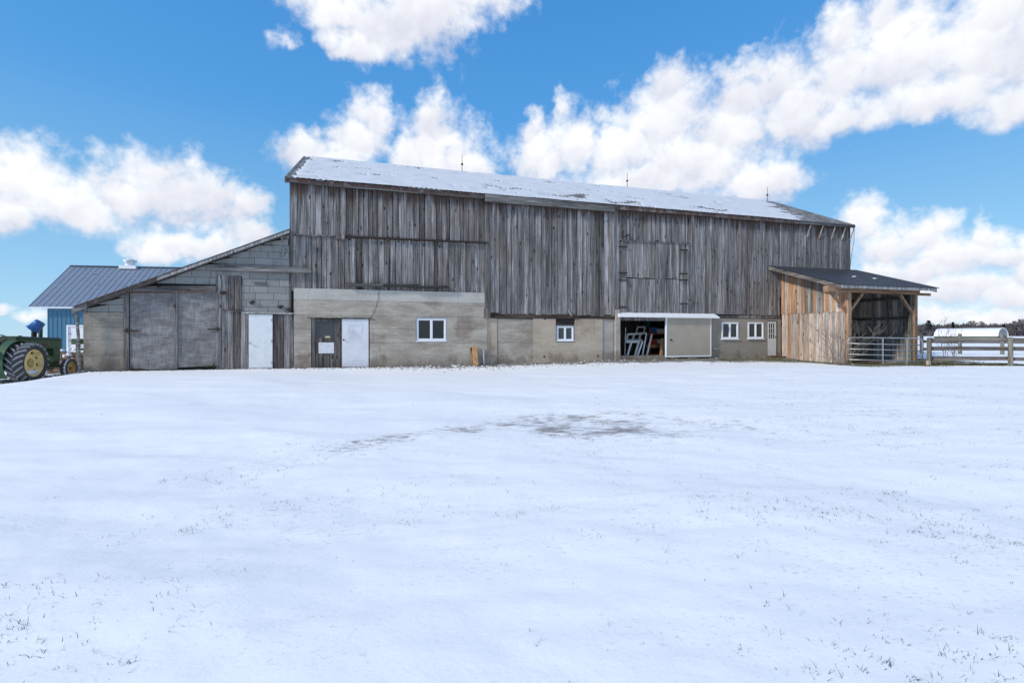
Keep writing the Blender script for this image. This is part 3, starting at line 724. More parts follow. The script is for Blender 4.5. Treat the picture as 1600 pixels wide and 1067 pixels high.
for p, q in zip(pts, pts[1:]): cr.bar((p[0], YF-.009, p[1]), (q[0], YF-.009, q[1]), .011, .004)
cr.build('crack', 'engine_black', barn)
MB().box(D0-.12, D1+.12, YF-.03, YF+.02, dz_-.005, dz_+.03).build('lintel', 'barn_wood_dark', barn)
boxp('door_recess', 'dark_inside', barn, D0, D1, .02, .04, -.2, dz_)
# dark half glazed door
zb = GU(2)
dm = MB().box(D0+.02, D0+.13, -.05, .02, -.2, dz_).build('door_frame', 'barn_wood_dark', barn)
a0, a1 = D0+.14, U(532); zd0, zd1 = F(505, 528)[1], dz_-.12
dd = MB()
for q in rects_minus(a0, a1, zb, dz_-.03, [(U(491), U(522), zd0, zd1)]): dd.box(q[0], q[1], -.03, .018, q[2], q[3])
dd = dd.build('door', 'barn_wood_dark', barn, label='dark weathered door with a glazed upper half')
boxp('pane', 'dusty_glass', dd, U(491), U(522), -.005, .005, zd0, zd1)
p, q = F(508, 530), F(516, 525); boxp('sticker', 'yellow_sticker', dd, p[0], q[0], -.012, -.007, p[1], q[1])
p, q = F(498, 552), F(522, 535); boxp('paper_sheet', 'paper', dd, p[0], q[0], -.038, -.032, p[1], q[1])
boxp('door_post', 'rotten_wood', barn, a1+.01, U(534), -.05, .018, -.2, dz_)
wd = MB().box(U(534)+.01, D1-.04, -.055, .018, zb, dz_-.02).build('door', 'old_white_paint', barn, label='peeling white door beside the dark one')
p, q = F(543, 519), F(566, 507); m_ = MB()
for bx in rects_minus(p[0], q[0], p[1], q[1], [(p[0]+.04, q[0]-.04, p[1]+.04, q[1]-.04)]): m_.box(bx[0], bx[1], -.064, -.056, bx[2], bx[3])
m_.build('panel_moulding', 'old_white_paint', wd)
u, z = F(537, 531); MB().lathe([(0, -.1), (.028, -.1), (.032, -.075), (.012, -.06), (.012, -.05)], (u, 0, z), (0, 1, 0), 10).build('handle', 'dark_iron', wd)
def window(par, u0, u1, z0, z1, y, fm='white_vinyl', ft=.055, dp=.06, gm='dark_glass', trim=None, nv=2):
    fr = MB(); w = (u1-u0-ft*(nv+1))/nv
    hs = [(u0+ft+i*(w+ft), u0+ft+i*(w+ft)+w, z0+ft, z1-ft) for i in range(nv)]
    for q in rects_minus(u0, u1, z0, z1, hs): fr.box(q[0], q[1], y, y+dp, q[2], q[3])
    f = fr.build('window', fm, par)
    for hh in hs:
        sm = MB()
        for q in rects_minus(*hh, [(hh[0]+.025, hh[1]-.025, hh[2]+.025, hh[3]-.025)]): sm.box(q[0], q[1], y+.012, y+dp-.012, q[2], q[3])
        sm.build('sash', fm, f)
        boxp('pane', gm, f, hh[0]+.02, hh[1]-.02, y+.034, y+.042, hh[2]+.02, hh[3]-.02)
    boxp('sill', fm, f, u0-.04, u1+.04, y-.035, y+.02, z0-.045, z0-.002)
    if trim:
        tm = MB()
        for q in rects_minus(u0-.05, u1+.05, z0-.05, z1+.05, [(u0, u1, z0-.05, z1)]): tm.box(q[0], q[1], y-.015, y+.03, q[2], q[3])
        tm.build('frame', trim, f)
    return f
window(barn, w0+.045, w1-.045, zw0+.05, zw1-.05, YF+.02, trim='grey_paint')

# --- concrete base, middle part
Z0 = -.25; sy0 = lin((762, 497), (960, 498))
boxp('pilaster', 'tan_stucco', barn, K1+.01, U(777)-.01, -.02, .04, Z0, sy0(U(770)))
mb = MB(); lv = [Z0]+[F(800, y)[1] for y in (551, 535, 519)]+[sy0(U(800))-.03]
for a, b in zip(lv, lv[1:]): boxp('concrete_course', 'board_concrete', barn, U(777)+.01, U(833)-.01, rnd.uniform(-.005, .005), .04, a+.006, b)
p, q = F(868, 535), F(898, 498); mid = MB()
for r in rects_minus(U(833), U(941), Z0, sy0(U(880)), [(p[0], q[0], p[1], 9)]): mid.box(r[0], r[1], -.03, .04, r[2], r[3])
mid.build('stucco_panel', 'tan_stucco', barn)
boxp('pilaster', 'grey_concrete', barn, U(941)+.01, U(959), .0, .04, Z0, sy0(U(950)))
a = F(869, 533.5); b = F(897, 509)
window(barn, a[0]+.04, b[0]-.04, a[1]+.04, b[1]-.03, -.01, trim='grey_paint', ft=.045, gm='dusty_glass')
boxp('vent_opening', 'engine_black', barn, p[0]+.04, q[0]-.04, .03, .043, b[1]+.04, sy0(U(880)))
for k in range(3):
    z = b[1]+.1+k*.1; MB().bar((p[0]+.05, .0, z), (q[0]-.05, .0, z+rnd.uniform(-.02, .02)), .045, .03).build('slat', 'rotten_wood', barn)
for k, (x0, x1) in enumerate(((762, 790), (788, 836), (834, 872), (870, 905), (903, 942), (940, 960))):
    z = sy0(U(x0)); MB().bar((U(x0), -.01-.015*(k % 2), z+.09+rnd.uniform(-.02, .02)), (U(x1), -.02, z+.10+rnd.uniform(-.03, .02)), .2, .06).build('sill_timber', 'rotten_wood', barn)
p, q = F(886, 484), F(891, 494); MB().bar((p[0], -.1, p[1]), (q[0], -.12, q[1]), .03, .03).build('loose_stick', 'silver_plank', barn)
boxp('post_foot', 'barn_wood_dark', barn, UA-.12, UA+.14, -.1, -.075, F(763, 496)[1]-.04, F(763, 482)[1])
for px, py in ((851, 498), (850, 557), (934, 556)):
    u, z = F(px, py); MB().lathe([(0, -.036), (.045, -.036), (.05, -.031)], (u, 0, z), (0, 1, 0), 8).build('drain_hole', 'engine_black', barn)

# --- wide doorway with post, flashing and sliding door
boxp('gate_post', 'grey_concrete', barn, U(960), U(967), -.12, .04, Z0, F(963, 484)[1])
fl = MB(); ua, ub = U(967, .2), U(1121, .2); za, zb2 = F(1000, 490, .2)[1], F(1000, 496, .2)[1]
fl.hexa([(ua, -.3, zb2), (ub+.05, -.3, zb2), (ub, -.05, zb2+.02), (ua, -.05, zb2+.02), (ua, -.29, zb2+.06), (ub+.05, -.29, zb2+.06), (ub-.05, -.05, za+.05), (ua, -.05, za+.05)])
fl.build('door_canopy', 'white_paint', barn)
boxp('door_jamb', 'barn_wood_dark', barn, U(967)+.0, U(967)+.08, -.02, .2, 0, HALL[3]-.01)
boxp('door_header', 'barn_wood_dark', barn, U(967)+.081, U(1112), -.02, .2, HALL[3]-.15, HALL[3]-.01)
sil = lin((967, 555), (1050, 557))
mb = MB(); z = sil(U(990)); boxp('threshold', 'rough_concrete', barn, U(967), U(1042), -.1, .2, Z0, z)
s0, zs0 = F(1039.5, 558, .12); s1, zs1 = F(1110.5, 496.5, .12)
sd = boxp('sliding_door', 'door_panel_tin', barn, s0+.03, s1-.03, -.15, -.10, zs0+.05, zs1)
tr = MB()
for r in rects_minus(s0, s1, zs0, zs1, [(s0+.07, s1-.035, zs0+.06, zs1+1)]): tr.box(r[0], r[1], -.165, -.09, r[2], r[3])
tr.build('door_trim', 'white_vinyl', sd)
u, z = F(1048, 531, .15); MB().box(u-.03, u+.06, -.18, -.151, z-.035, z+.035).build('handle', 'dark_iron', sd)
boxp('door_guide_block', 'rough_concrete', barn, U(1072), U(1084), -.26, -.06, Z0, F(1078, 559, .2)[1])
# --- grey rendered wall on the right
a0, a1 = U(1110.5), U(1220); wz = lin((1110, 497), (1220, 498)); zr = wz(a0+1)
dA, dB = F(1198.5, 556), F(1214, 501.5)
wins = [(F(1127, 529.5), F(1153, 503.5)), (F(1168, 529), F(1192.5, 503.5))]
g = MB()
for r in rects_minus(a0, a1, Z0, zr, [(p[0], q[0], p[1], q[1]) for p, q in wins]+[(dA[0], dB[0], -1, dB[1])]): g.box(r[0], r[1], -.01, .043, r[2], r[3])
g.build('rendered_wall', 'grey_stucco', barn)
for p, q in wins: window(barn, p[0]+.005, q[0]-.005, p[1]+.005, q[1]-.005, -.035, ft=.06, gm='dusty_glass')
pd0, pd1 = dA[0]+.03, U(1212.5); zb = GU(22)+.08
gl = (F(1200.5, 530), F(1208.5, 505.5))
pd = MB()
pw = (pd1-pd0-.16)/3; ph = (dB[1]-.12-F(1205, 529.5)[1])/3
panes = [(pd0+.08+i*pw+.012, pd0+.08+(i+1)*pw-.012, F(1205, 529.5)[1]+j*ph+.015, F(1205, 529.5)[1]+(j+1)*ph-.015) for i in range(3) for j in range(3)]
for r in rects_minus(pd0, pd1, zb, dB[1]-.04, panes): pd.box(r[0], r[1], -.005, .04, r[2], r[3])
pd = pd.build('door', 'cream_paint', barn, label='cream door with nine small panes near the lean-to')
for r in panes: boxp('pane', 'dark_glass', pd, r[0]-.005, r[1]+.005, .012, .018, r[2]-.005, r[3]+.005)
MB().lathe([(0, -.07), (.03, -.065), (.034, -.045), (.012, -.03), (.012, -.006)], (pd1-.07, 0, zb+.95), (0, 1, 0), 10).build('handle', 'dark_iron', pd)
boxp('door_frame', 'barn_wood_dark', barn, pd1+.005, dB[0], -.02, .04, zb-.1, dB[1])
boxp('door_step', 'rotten_wood', barn, dA[0]-.05, U(1222), -.35, -.02, Z0, zb-.02)
u, z = F(1112, 545); boxp('bracket', 'galvanised', barn, u, u+.3, -.1, -.011, z-.02, z+.02)
for k, (x0, x1) in enumerate(((1112, 1150), (1148, 1190), (1188, 1219))):
    z = wz(U(x0)); MB().bar((U(x0), -.0, z+.075), (U(x1), -.0, z+.08), .13, .07).build('sill_timber', 'barn_wood_dark', barn)

# ------------------------------------------------------------------ things leaning at the barn
t = barn_thing('plank', 'orange new board leaning on the concrete wall right of the wide window', 'board', U(743, .2), -.25)
p, q = F(743, 573, .3), F(742, 541, .1)
MB().bar((p[0], -.33, GU(p[0], .3)-.03), (q[0]-.02, -.12, q[1]), .2, .05).build('board', 'new_board', t, label='front board')
MB().bar((p[0]-.1, -.26, GU(p[0], .3)-.03), (q[0]-.14, -.09, q[1]-.05), .12, .04).build('board', 'timber', t, label='darker board behind')
t = barn_thing('pipe', 'short grey pipe upright at the wall right of the orange board', 'pipe', U(756, .2), -.15)
p, q = F(756, 569, .15), F(755.5, 546, .15)
MB().tube([(p[0], -.16, -.2), (q[0], -.14, q[1])], .045, 8).tube([(q[0], -.14, q[1]-.05), (q[0], -.14, q[1]+.01)], .055, 8).build('pipe', 'galvanised', t)

# things stored just inside the wide doorway
fl_ = GU(15)+.12
def I(px, py, o): u, z = F(px, py, -o); return (u, o, z)
def sash(label, segs, w, m, cat='window frame', name='window_sash', group='old window sashes stored in the doorway'):
    b = segs[0][0]; t = barn_thing(name, label, cat, b[0], b[1], 0, group)
    for p, q in segs: MB().bar(p, q, w, .04).build('rail' if abs(p[2]-q[2]) < .25 else 'stile', m, t)
    return t
a = lambda x, y: I(x, y, .55+(y-556)*-.008)
sash('low grey window sash with two wide stiles leaning in the doorway', [(a(978, 534), a(1000, 534)), (a(986.5, 534), a(980, 556)), (a(998, 534), a(992, 556))], .1, 'aluminium')
a = lambda x, y: I(x, y, 1.0+(y-556)*-.008)
sash('wide three light grey sash leaning behind the low one', [(a(980, 522.5), a(1010, 520.5)), (a(979, 532), a(1003, 531)), (a(981, 522), a(978, 533)), (a(991, 522), a(988, 532)), (a(1001, 521), a(998, 532))], .1, 'aluminium')
a = lambda x, y: I(x, y, 1.5)
sash('small square grey sash topmost in the doorway stack', [(a(995.5, 511), a(1008, 511)), (a(996, 511), a(994, 521)), (a(1008, 511), a(1005, 521))], .06, 'aluminium')
def leanboard(label, p, q, w, m, name='plank', cat='board'):
    t = barn_thing(name, label, cat, p[0], p[1], 0, 'boards stored in the doorway'); MB().bar(p, q, w, .03).build('board', m, t)
a = lambda x, y: I(x, y, .5+(y-556)*-.006)
leanboard('clean white board leaning right of the grey sashes', a(996, 556), a(1004, 533), .07, 'white_paint')
leanboard('cream scuffed board leaning left of its speckled neighbour', a(1003.5, 556), a(1010, 521), .06, 'cream_paint')
leanboard('speckled cream board leaning left of the red shelves', a(1010.5, 556), a(1018.5, 522), .085, 'cream_paint')
leanboard('thick orange plank standing at the sliding door edge', I(1033, 557, .4), I(1035.5, 529, .5), .17, 'new_board')
leanboard('thin pale stick upright by the grey post of the doorway', I(976, 562, .05), I(977.5, 512, .15), .028, 'silver_plank', 'stick', 'stick')
t = barn_thing('shelf_rack', 'red metal shelf rack with clutter inside the doorway', 'shelf', U(1020), 1.9)
ua, ub = I(1014, 530, 1.7)[0], I(1052, 530, 1.7)[0]
for py in (521.5, 538, 543, 553):
    z = I(1020, py, 1.7)[2]; boxp('shelf', 'red_paint', t, ua, ub, 1.65, 2.2, z-.04, z+.02)
for u in (ua, ub-.06): boxp('leg', 'red_paint', t, u, u+.06, 1.64, 1.7, fl_, I(1020, 512, 1.7)[2])
for (px, py, m_, w, hh) in ((1023, 516, 'blue_plastic', .35, .28), (1032, 517, 'cream_paint', .4, .2), (1023, 533, 'red_paint', .45, .22), (1031, 534, 'white_paint', .25, .2), (1021, 541, 'wheel_yellow', .35, .12), (1032, 541, 'grey_paint', .3, .15)):
    u, y, z = I(px, py+4, 1.7)
    c = barn_thing('stored_box', {'blue_plastic': 'blue tub on the top red shelf', 'cream_paint': 'cream box on the top red shelf', 'red_paint': 'red case on the second red shelf', 'white_paint': 'white box on the second red shelf', 'wheel_yellow': 'yellow flat box on the third red shelf', 'grey_paint': 'grey carton on the third red shelf'}[m_], 'box', u, 1.9)
    zt = min((I(1020, k, 1.7)[2]+.02 for k in (521.5, 538, 543) if I(1020, k, 1.7)[2] < z+.12), key=lambda q: abs(q-z))
    MB().hexa([(u-w/2, 1.7, zt), (u+w/2, 1.7, zt), (u+w/2, 2.1, zt), (u-w/2, 2.1, zt), (u-w/2-.02, 1.69, zt+hh), (u+w/2+.02, 1.69, zt+hh), (u+w/2+.02, 2.11, zt+hh), (u-w/2-.02, 2.11, zt+hh)]).build('box_body', m_, c)
    boxp('lid', m_, c, u-w/2-.03, u+w/2+.03, 1.68, 2.12, zt+hh+.002, zt+hh+.03)
t = barn_thing('steel_column', 'teal painted steel column inside the doorway', 'column', U(1012), 2.6)
u = I(1011.5, 520, 2.6)[0]; boxp('shaft', 'teal_paint', t, u-.1, u+.1, 2.5, 2.7, fl_, 2.84); boxp('base_plate', 'teal_paint', t, u-.18, u+.18, 2.42, 2.78, fl_, fl_+.03)

# ------------------------------------------------------------------ block and shingle shed on the left
US0 = U(131)
shed = barn_thing('shed', 'low grey shed with slanting roof built onto the left barn end', 'shed', US0, 0)
rt = lin((115, 486), (455, 363), .3)           # roof underside line at the front
ut0 = U(115, .3)
def rl_(u): return rt(u)
SD = 7.0
poly = [(US0, -.4), (-.06, -.4), (-.06, rl_(0)-.02), (US0, rl_(US0)-.02)]
MB().prism(poly, .06, .2).build('front_wall', 'dark_inside', shed)
MB().prism(poly, SD, SD+.15).build('back_wall', 'board_concrete', shed)
boxp('side_wall', 'board_concrete', shed, US0+.01, US0+.2, .21, SD-.01, -.4, rl_(US0)-.02)
# roof
def rslab(name, u0, u1, y0, y1, dz0, dz1, m, n=1):
    mb = MB()
    mb.hexa([(u0, y0, rt(u0)+dz0), (u1, y0, rt(u1)+dz0), (u1, y1, rt(u1)+dz0), (u0, y1, rt(u0)+dz0), (u0, y0, rt(u0)+dz1), (u1, y0, rt(u1)+dz1), (u1, y1, rt(u1)+dz1), (u0, y1, rt(u0)+dz1)])
    return mb.build(name, m, shed)
rslab('roof', ut0, -.005, -.27, SD+.3, .02, .13, 'roof_edge')
um = U(245, .3)
rslab('barge_board', ut0-.05, U(136, .3), -.31, -.272, -.06, .12, 'beam_wood')
rslab('barge_board', um, -.02, -.30, -.272, .015, .115, 'silver_plank')
rslab('roofing_edge', ut0, U(300, .3), -.33, -.2, .131, .155, 'rust')
rslab('roofing_edge', U(300, .3)+.01, -.01, -.33, -.2, .131, .15, 'roof_edge')
# concrete, left
c0, c1 = US0, U(194)
lv = [-.3]+[F(160, y)[1] for y in (556, 531, 511)]+[F(160, 488)[1]]
for a, b in zip(lv, lv[1:]): boxp('concrete_course', 'rough_concrete', shed, c0, c1, -.03+rnd.uniform(-.006, .006), .055, a+.006, b)
# wooden posts by the doors
for x0, x1, y1, m_ in ((194, 203, 457, 'barn_wood_dark'), (338, 347, 431, 'barn_wood')):
    boxp('post', m_, shed, U(x0)+.006, U(x1)-.006, -.06, .055, -.2, F((x0+x1)/2, y1)[1])
# plywood double door
dt = lin((203, 458), (338, 456)); db = .03
leaf1 = MB().prism([(U(204), db), (U(272), db), (U(272), dt(U(272))), (U(204), dt(U(204)))], -.035, .02).build('barn_door', 'plywood', shed, label='left plywood leaf of the double door')
MB().prism([(U(272)+.01, db), (U(279)-.01, db), (U(279)-.01, dt(U(279))), (U(272)+.01, dt(U(272)))], -.075, .02).build('meeting_stile', 'barn_wood', leaf1)
leaf2 = MB().prism([(U(279), db+.05), (U(338), db+.1), (U(338)-.005, dt(U(338))), (U(279), dt(U(279)))], -.04, .02).build('barn_door', 'plywood', shed, label='right plywood leaf of the double door')
for lf, px, py, s in ((leaf1, 195, 517, 1), (leaf2, 346, 514.5, -1), (leaf1, 203, 577, 1), (leaf2, 340, 572, -1)):
    u, z = F(px, py); MB().bar((u, -.09, z), (u+s*.42, -.09, z), .05, .03).bar((u+s*.1, -.1, z-.06), (u+s*.1, -.1, z+.09), .05, .02).build('strap_hinge', 'dark_iron', lf)
MB().bar((U(200), -.1, dt(U(200))+.12), (U(339), -.1, dt(U(339))+.10), .2, .1).build('door_lintel', 'beam_wood_dark', shed)
boxp('corner_board', 'barn_wood', shed, -.075, -.004, -.05, .05, F(455, 490)[1], rl_(-.1)-.03)
MB().bar((U(202), -.13, dt(U(202))+.005), (U(339), -.13, dt(U(339))+.005), .04, .06).build('door_track', 'rust', shed)
# boards right of the door
z484 = F(360, 485)[1]; z431 = F(360, 431)[1]
ua, ub, uc = U(347), U(378), U(388)
board_run(shed, ua, ub, lambda u: z484+.02, lambda u: z431, -.045, ['barn_wood_dark', 'barn_wood_dark', 'barn_wood'], .17, .24)
board_run(shed, ua, uc, lambda u: -.02, lambda u: z484-.02, -.04, ['barn_wood_dark', 'barn_wood'], .17, .24)
board_run(shed, U(427), U(458.5), lambda u: -.02, lambda u: F(440, 491)[1], -.04, ['barn_wood_dark', 'barn_wood'], .16, .22)
boxp('drip_strip', 'beam_wood', shed, ua-.02, ub+.02, -.085, -.03, z484-.018, z484+.015)
boxp('drip_strip', 'silver_plank', shed, ub+.03, U(459)-.01, -.09, -.03, F(420, 490.5)[1], F(420, 488.5)[1])
p, q = F(388, 574.5), F(427, 491.5)
wdr = MB().box(p[0]+.02, q[0]-.02, -.05, .03, .04, q[1]).build('door', 'white_paint', shed, label='plain white steel door')
boxp('threshold', 'old_white_paint', shed, p[0], q[0], -.1, .03, -.1, .035)
u, z = F(391, 536); MB().lathe([(0, -.12), (.03, -.115), (.034, -.09), (.013, -.075), (.013, -.052)], (u, 0, z), (0, 1, 0), 10).build('handle', 'galvanised', wdr)
for y in (500, 533, 566):
    u, z = F(426, y); boxp('hinge', 'galvanised', wdr, u-.05, u-.0, -.058, -.051, z-.05, z+.05)
# shingle siding: courses of stamped sheets, each one a piece
holes = [(U(200), U(347), -1, dt(U(270))+.31), (ua-.0, ub, z484, z431), (-99, U(459), -1, F(420, 488)[1]) ]
z = F(160, 488)[1]+.0; row = 0; top_lim = rl_(0)
tiles = 0
zs = [F(440, y)[1] for y in (488.5, 476, 462)]; H = .258
k = 0
z = F(160, 487.5)[1]
while z < top_lim:
    u = US0+(.0 if k % 2 else -.35)
    while u < -.05:
        w = rnd.choice((.62, .62, .8, .45)); a, b = max(u, US0)+.006, min(u+w, -.045)-.006; u += w
        if b-a < .08: continue
        lo, hi = z+.006, z+H-.006
        for r in rects_minus(a, b, lo, hi, holes[:2]+[(U(194)+.0, 0, -1, F(420, 488.5)[1])]):
            if r[1]-r[0] < .05 or r[3]-r[2] < .03: continue
            ta, tb = min(r[3], rl_(r[0])), min(r[3], rl_(r[1]))
            if tb <= r[2]+.02: continue
            if ta <= r[2]:
                us = r[0]+(r[1]-r[0])*(r[2]-rl_(r[0]))/(rl_(r[1])-rl_(r[0])); pl = [(us, r[2]), (r[1], r[2]), (r[1], tb)]
            else: pl = [(r[0], r[2]), (r[1], r[2]), (r[1], tb), (r[0], ta)]
            MB().prism(pl, -.022+rnd.uniform(-.006, .004), .055).build('shingle_sheet', 'shingle_tile', shed)
    z += H; k += 1
# stout weathered beam nailed across, running on over the barn boards
p, q = F(326, 418, .12), F(486, 423, .12)
MB().bar((p[0], -.11, p[1]), (q[0], -.11, q[1]), .19, .1).build('cross_beam', 'beam_wood', shed)
u, z = F(398, 443); boxp('small_board', 'beam_wood', shed, u, u+.42, -.05, -.03, z-.05, z+.05)
# odds and ends on the wall: outlet brackets, insulators
for px, py, s in ((441, 372, .26), (442, 394, .3), (394, 473, .14), (438, 480, .12), (452, 484, .14), (349, 458, .12)):
    u, z = F(px, py); MB().bar((u, -.07, z-s/2), (u+.05, -.09, z+s/2), .07, .06).bar((u-.08, -.07, z), (u+.12, -.08, z+.03), .06, .05).build('bracket', 'dark_iron' if py > 400 else 'grey_plank', shed)
MB().tube([(US0-.0, -.22, -.3), (US0-.04, -.24, 1.2), (US0-.1, -.24, rt(US0-.1)+.02)], [.05, .045, .045], 7).build('support_pole', 'beam_wood', shed)

# ------------------------------------------------------------------ open lean-to on the right
L0, L1, LW = U(1220), 27.3, 3.55
lt = barn_thing('lean_to', 'open animal lean-to of mixed old planks with black metal roof', 'animal shelter', L0, 0)
gz = GU(L0+1, 2)
def lz(o): return 4.62-.338*o       # roof underside above distance o from the wall
def lbox(name, m, u0, u1, o0, o1, z0, z1): return MB().box(u0, u1, -o1, -o0, z0, z1).build(name, m, lt)
# left wall: two tiers of planks
def wallplanks(u, side, o0, o1, zb, zt, ms, wmin, wmax, th=.026, nm='plank'):
    o = o0
    while o < o1-.04:
        w = min(rnd.uniform(wmin, wmax), o1-o)
        if o1-(o+w) < .08: w = o1-o
        e = rnd.uniform(-.03, .03); jx = rnd.uniform(0, .012)
        a, b = o+.004, o+w-.004
        x0, x1 = (u-th-jx, u-jx) if side < 0 else (u+jx, u+th+jx)
        m_ = ms(o/o1) if callable(ms) else rnd.choice(ms)
        zt0, zt1 = (zt(a), zt(b)) if callable(zt) else (zt, zt)
        MB().hexa([(x0, -a, zb+e), (x0, -b, zb+e), (x1, -b, zb+e), (x1, -a, zb+e), (x0, -a, zt0), (x0, -b, zt1), (x1, -b, zt1), (x1, -a, zt0)]).build(nm, m_, lt)
        o += w
zmid = F(1270, 488, 1.6)[1]
boxp('wall_frame', 'dark_inside', lt, L0+.03, L0+.08, -LW+.12, -.06, gz-.2, lz(LW)-.05)
MB().prism([(L0, 0), (L0+.01, 0), (L0+.01, .01)], 0, .01)
wallplanks(L0, -1, .06, LW-.06, zmid-.04, lambda o: lz(o)-.02, lambda t: rnd.choice(['tan_plank', 'tan_plank', 'silver_plank', 'orange_plank']) if t < .25 else rnd.choice(['orange_plank', 'orange_plank', 'tan_plank', 'grey_plank', 'silver_plank']), .15, .24)
wallplanks(L0+.03, -1, .06, LW-.06, gz-.12, zmid, lambda t: rnd.choice(['orange_plank', 'tan_plank', 'silver_plank', 'tan_plank']) if t < .35 else rnd.choice(['silver_plank', 'silver_plank', 'grey_plank', 'tan_plank', 'tan_plank']), .13, .22)
# right wall with girts on the inside
wallplanks(L1, 1, .06, LW-.1, gz-.15, lambda o: lz(o)-.05, ['inside_plank']*3+['grey_plank'], .15, .26)
for z in (1.15, 2.0, 2.95):
    lbox('girt', 'barn_wood_dark', L1-.07, L1-.01, .08, LW-.16, z, z+.13)
# inner back wall of boards (the barn base seen from inside)
lbox('back_boarding', 'inside_plank', L0+.1, L1-.02, .05, .075, gz-.1, 3.2)
# posts, beam, braces
for u, m_ in ((L0+.1, 'timber'), (L1-.12, 'timber')):
    boxp('post', m_, lt, u-.09, u+.1, -LW-.1, -LW+.1, G(*wpt(u, -LW)[:2])-.3, lz(LW)-.3)
boxp('post', 'fence_post_wood', lt, L1-.34, L1-.225, -LW-.02, -LW+.1, G(*wpt(L1, -LW)[:2])-.3, lz(LW)-.3)
ub0 = U(1290, LW)
boxp('beam', 'timber_beam', lt, ub0, L1+.1, -LW-.12, -LW+.12, lz(LW)-.297, lz(LW)-.04)
boxp('beam', 'timber', lt, L1+.102, L1+.95, -LW-.03, -LW+.03, lz(LW)-.33, lz(LW)-.21)
def brace(p, q): MB().bar(p, q, .11, .1).build('brace', 'timber', lt)
brace((L0-.85, -LW, lz(LW)-.32), (L0+.02, -LW, lz(LW)-1.15))
brace((L0+.95, -LW, lz(LW)-.32), (L0+.18, -LW, lz(LW)-1.15))
brace((L1-1.0, -LW, lz(LW)-.32), (L1-.24, -LW, lz(LW)-1.15))
# rafters and roof panels
R0, R1 = U(1200), 27.95
def rz(o, d=0): return lz(o)+d
u = R0+.3
while u < R1:
    MB().bar((u, -.08, rz(.08, .06)), (u, -3.9, rz(3.9, .06)), .05, .13, (0, 0, 1)).build('rafter', 'timber', lt); u += .95
for nm, x0, x1, m_ in (('barge_board', R0-.03, R0, 'beam_wood'), ('barge_board', R1, R1+.03, 'grey_plank')):
    MB().hexa([(x0, -4.0, rz(4.0, -.05)), (x1, -4.0, rz(4.0, -.05)), (x1, -.05, rz(.05, -.05)), (x0, -.05, rz(.05, -.05)), (x0, -4.0, rz(4.0, .125)), (x1, -4.0, rz(4.0, .125)), (x1, -.05, rz(.05, .125)), (x0, -.05, rz(.05, .125))]).build(nm, m_, lt)
boxp('eave_board', 'silver_plank', lt, R0+.001, R1-.001, -4.02, -3.99, rz(4, -.0), rz(4, .12))
u = R0-.05; pw = (R1+.1-u)/6
for k in range(6):
    v = []; f = []; xs_ = []
    for i in range(5):
        a = u+pw*i/5
        for da, h in ((0, .028), (.03, .028), (.05, 0), (pw/5-.02, 0)): xs_.append((a+da, h))
    xs_.append((u+pw-.004, .028))
    for o in (4.07, .04):
        for a, h in xs_: v.append((a, -o, rz(o, .135)+h+.002*k))
    n = len(xs_); f = [(i, i+1, n+i+1, n+i) for i in range(n-1)]
    MB().add(v, f).build('roof_panel', 'black_steel', lt); u += pw
for a, o in ((25.3, 2.1), (26.3, 2.35)):
    s_ = MB().lathe([(.12, 0), (.1, .03), (.0, .045)], (a, -o, rz(o, .14)), (0, 0, 1), 9).build('snow_scrap', 'snow', lt)
# bedding
bu, bo = np.meshgrid(np.linspace(L0+.1, L1-.05, 40), np.linspace(.1, LW-.1, 32))
bz = gz-.02+.28*np.clip(1.2-bo/3, 0, 1)*fbm(bu*1.4, bo*1.4, 95)+.05*fbm(bu*6, bo*6, 96)
ii = np.arange(bu.size).reshape(bu.shape); qd = np.stack([ii[1:, :-1], ii[1:, 1:], ii[:-1, 1:], ii[:-1, :-1]], -1).reshape(-1, 4)
wx = O3.x+bu*DX+bo*DY; wy = O3.y+bu*DY-bo*DX
tag(np_mesh('straw_bedding', np.stack([wx, wy, bz], -1).reshape(-1, 3), qd, 'straw', True), 'brown straw bedding heaped on the lean-to floor', 'bedding', None, 'stuff')

# ------------------------------------------------------------------ gate and fences
def px_at(px, Y): return Vector(((px-800)/760*Y, Y, 0))
ga, gb = px_at(1325, 21.15), px_at(1441, 20.75)
gd = (gb-ga); glen = gd.length; grz = math.atan2(gd.y, gd.x)
zb_, ze_ = G(ga.x, ga.y)+.02, 0
gate = thing('farm_gate', 'galvanised tubular farm gate across the lean-to opening', 'gate', (ga.x, ga.y, zb_), grz)
rr = .15; Ht = 1.16; r = .024; dz = -.07
def gp(x, z): return (x, 0, z+dz*x/glen)
arc = [gp(0, 0), gp(0, Ht-rr), gp(rr*.3, Ht-rr*.3), gp(rr, Ht), gp(glen-rr, Ht+.03), gp(glen-rr*.3, Ht-rr*.3+.03), gp(glen, Ht-rr), gp(glen, .0)]
MB().tube(arc, r, 8).build('frame', 'galvanised', gate, True)
for z in (.0, .2, .43, .66, .9):
    MB().tube([gp(0, z), gp(glen, z)], r*.9, 7).build('bar', 'galvanised', gate, True)
for x in (glen*.47, glen*.79):
    MB().box(x-.019, x+.019, -.035, .035, dz*x/glen+.0, Ht+dz*x/glen+.01).build('upright', 'galvanised', gate)
MB().tube([(glen+.02, 0, .1+dz), (glen+.02, 0, 1.0+dz)], .012, 5).build('latch_chain', 'dark_iron', gate)
def post(mb, x, y, z0, z1, r_):
    return mb.lathe([(0, z0), (r_*1.04, z0), (r_, z0+.4), (r_*.97, z1-.04), (r_*.88, z1), (0, z1+.01)], (x, y, 0), (0, 0, 1), 10)
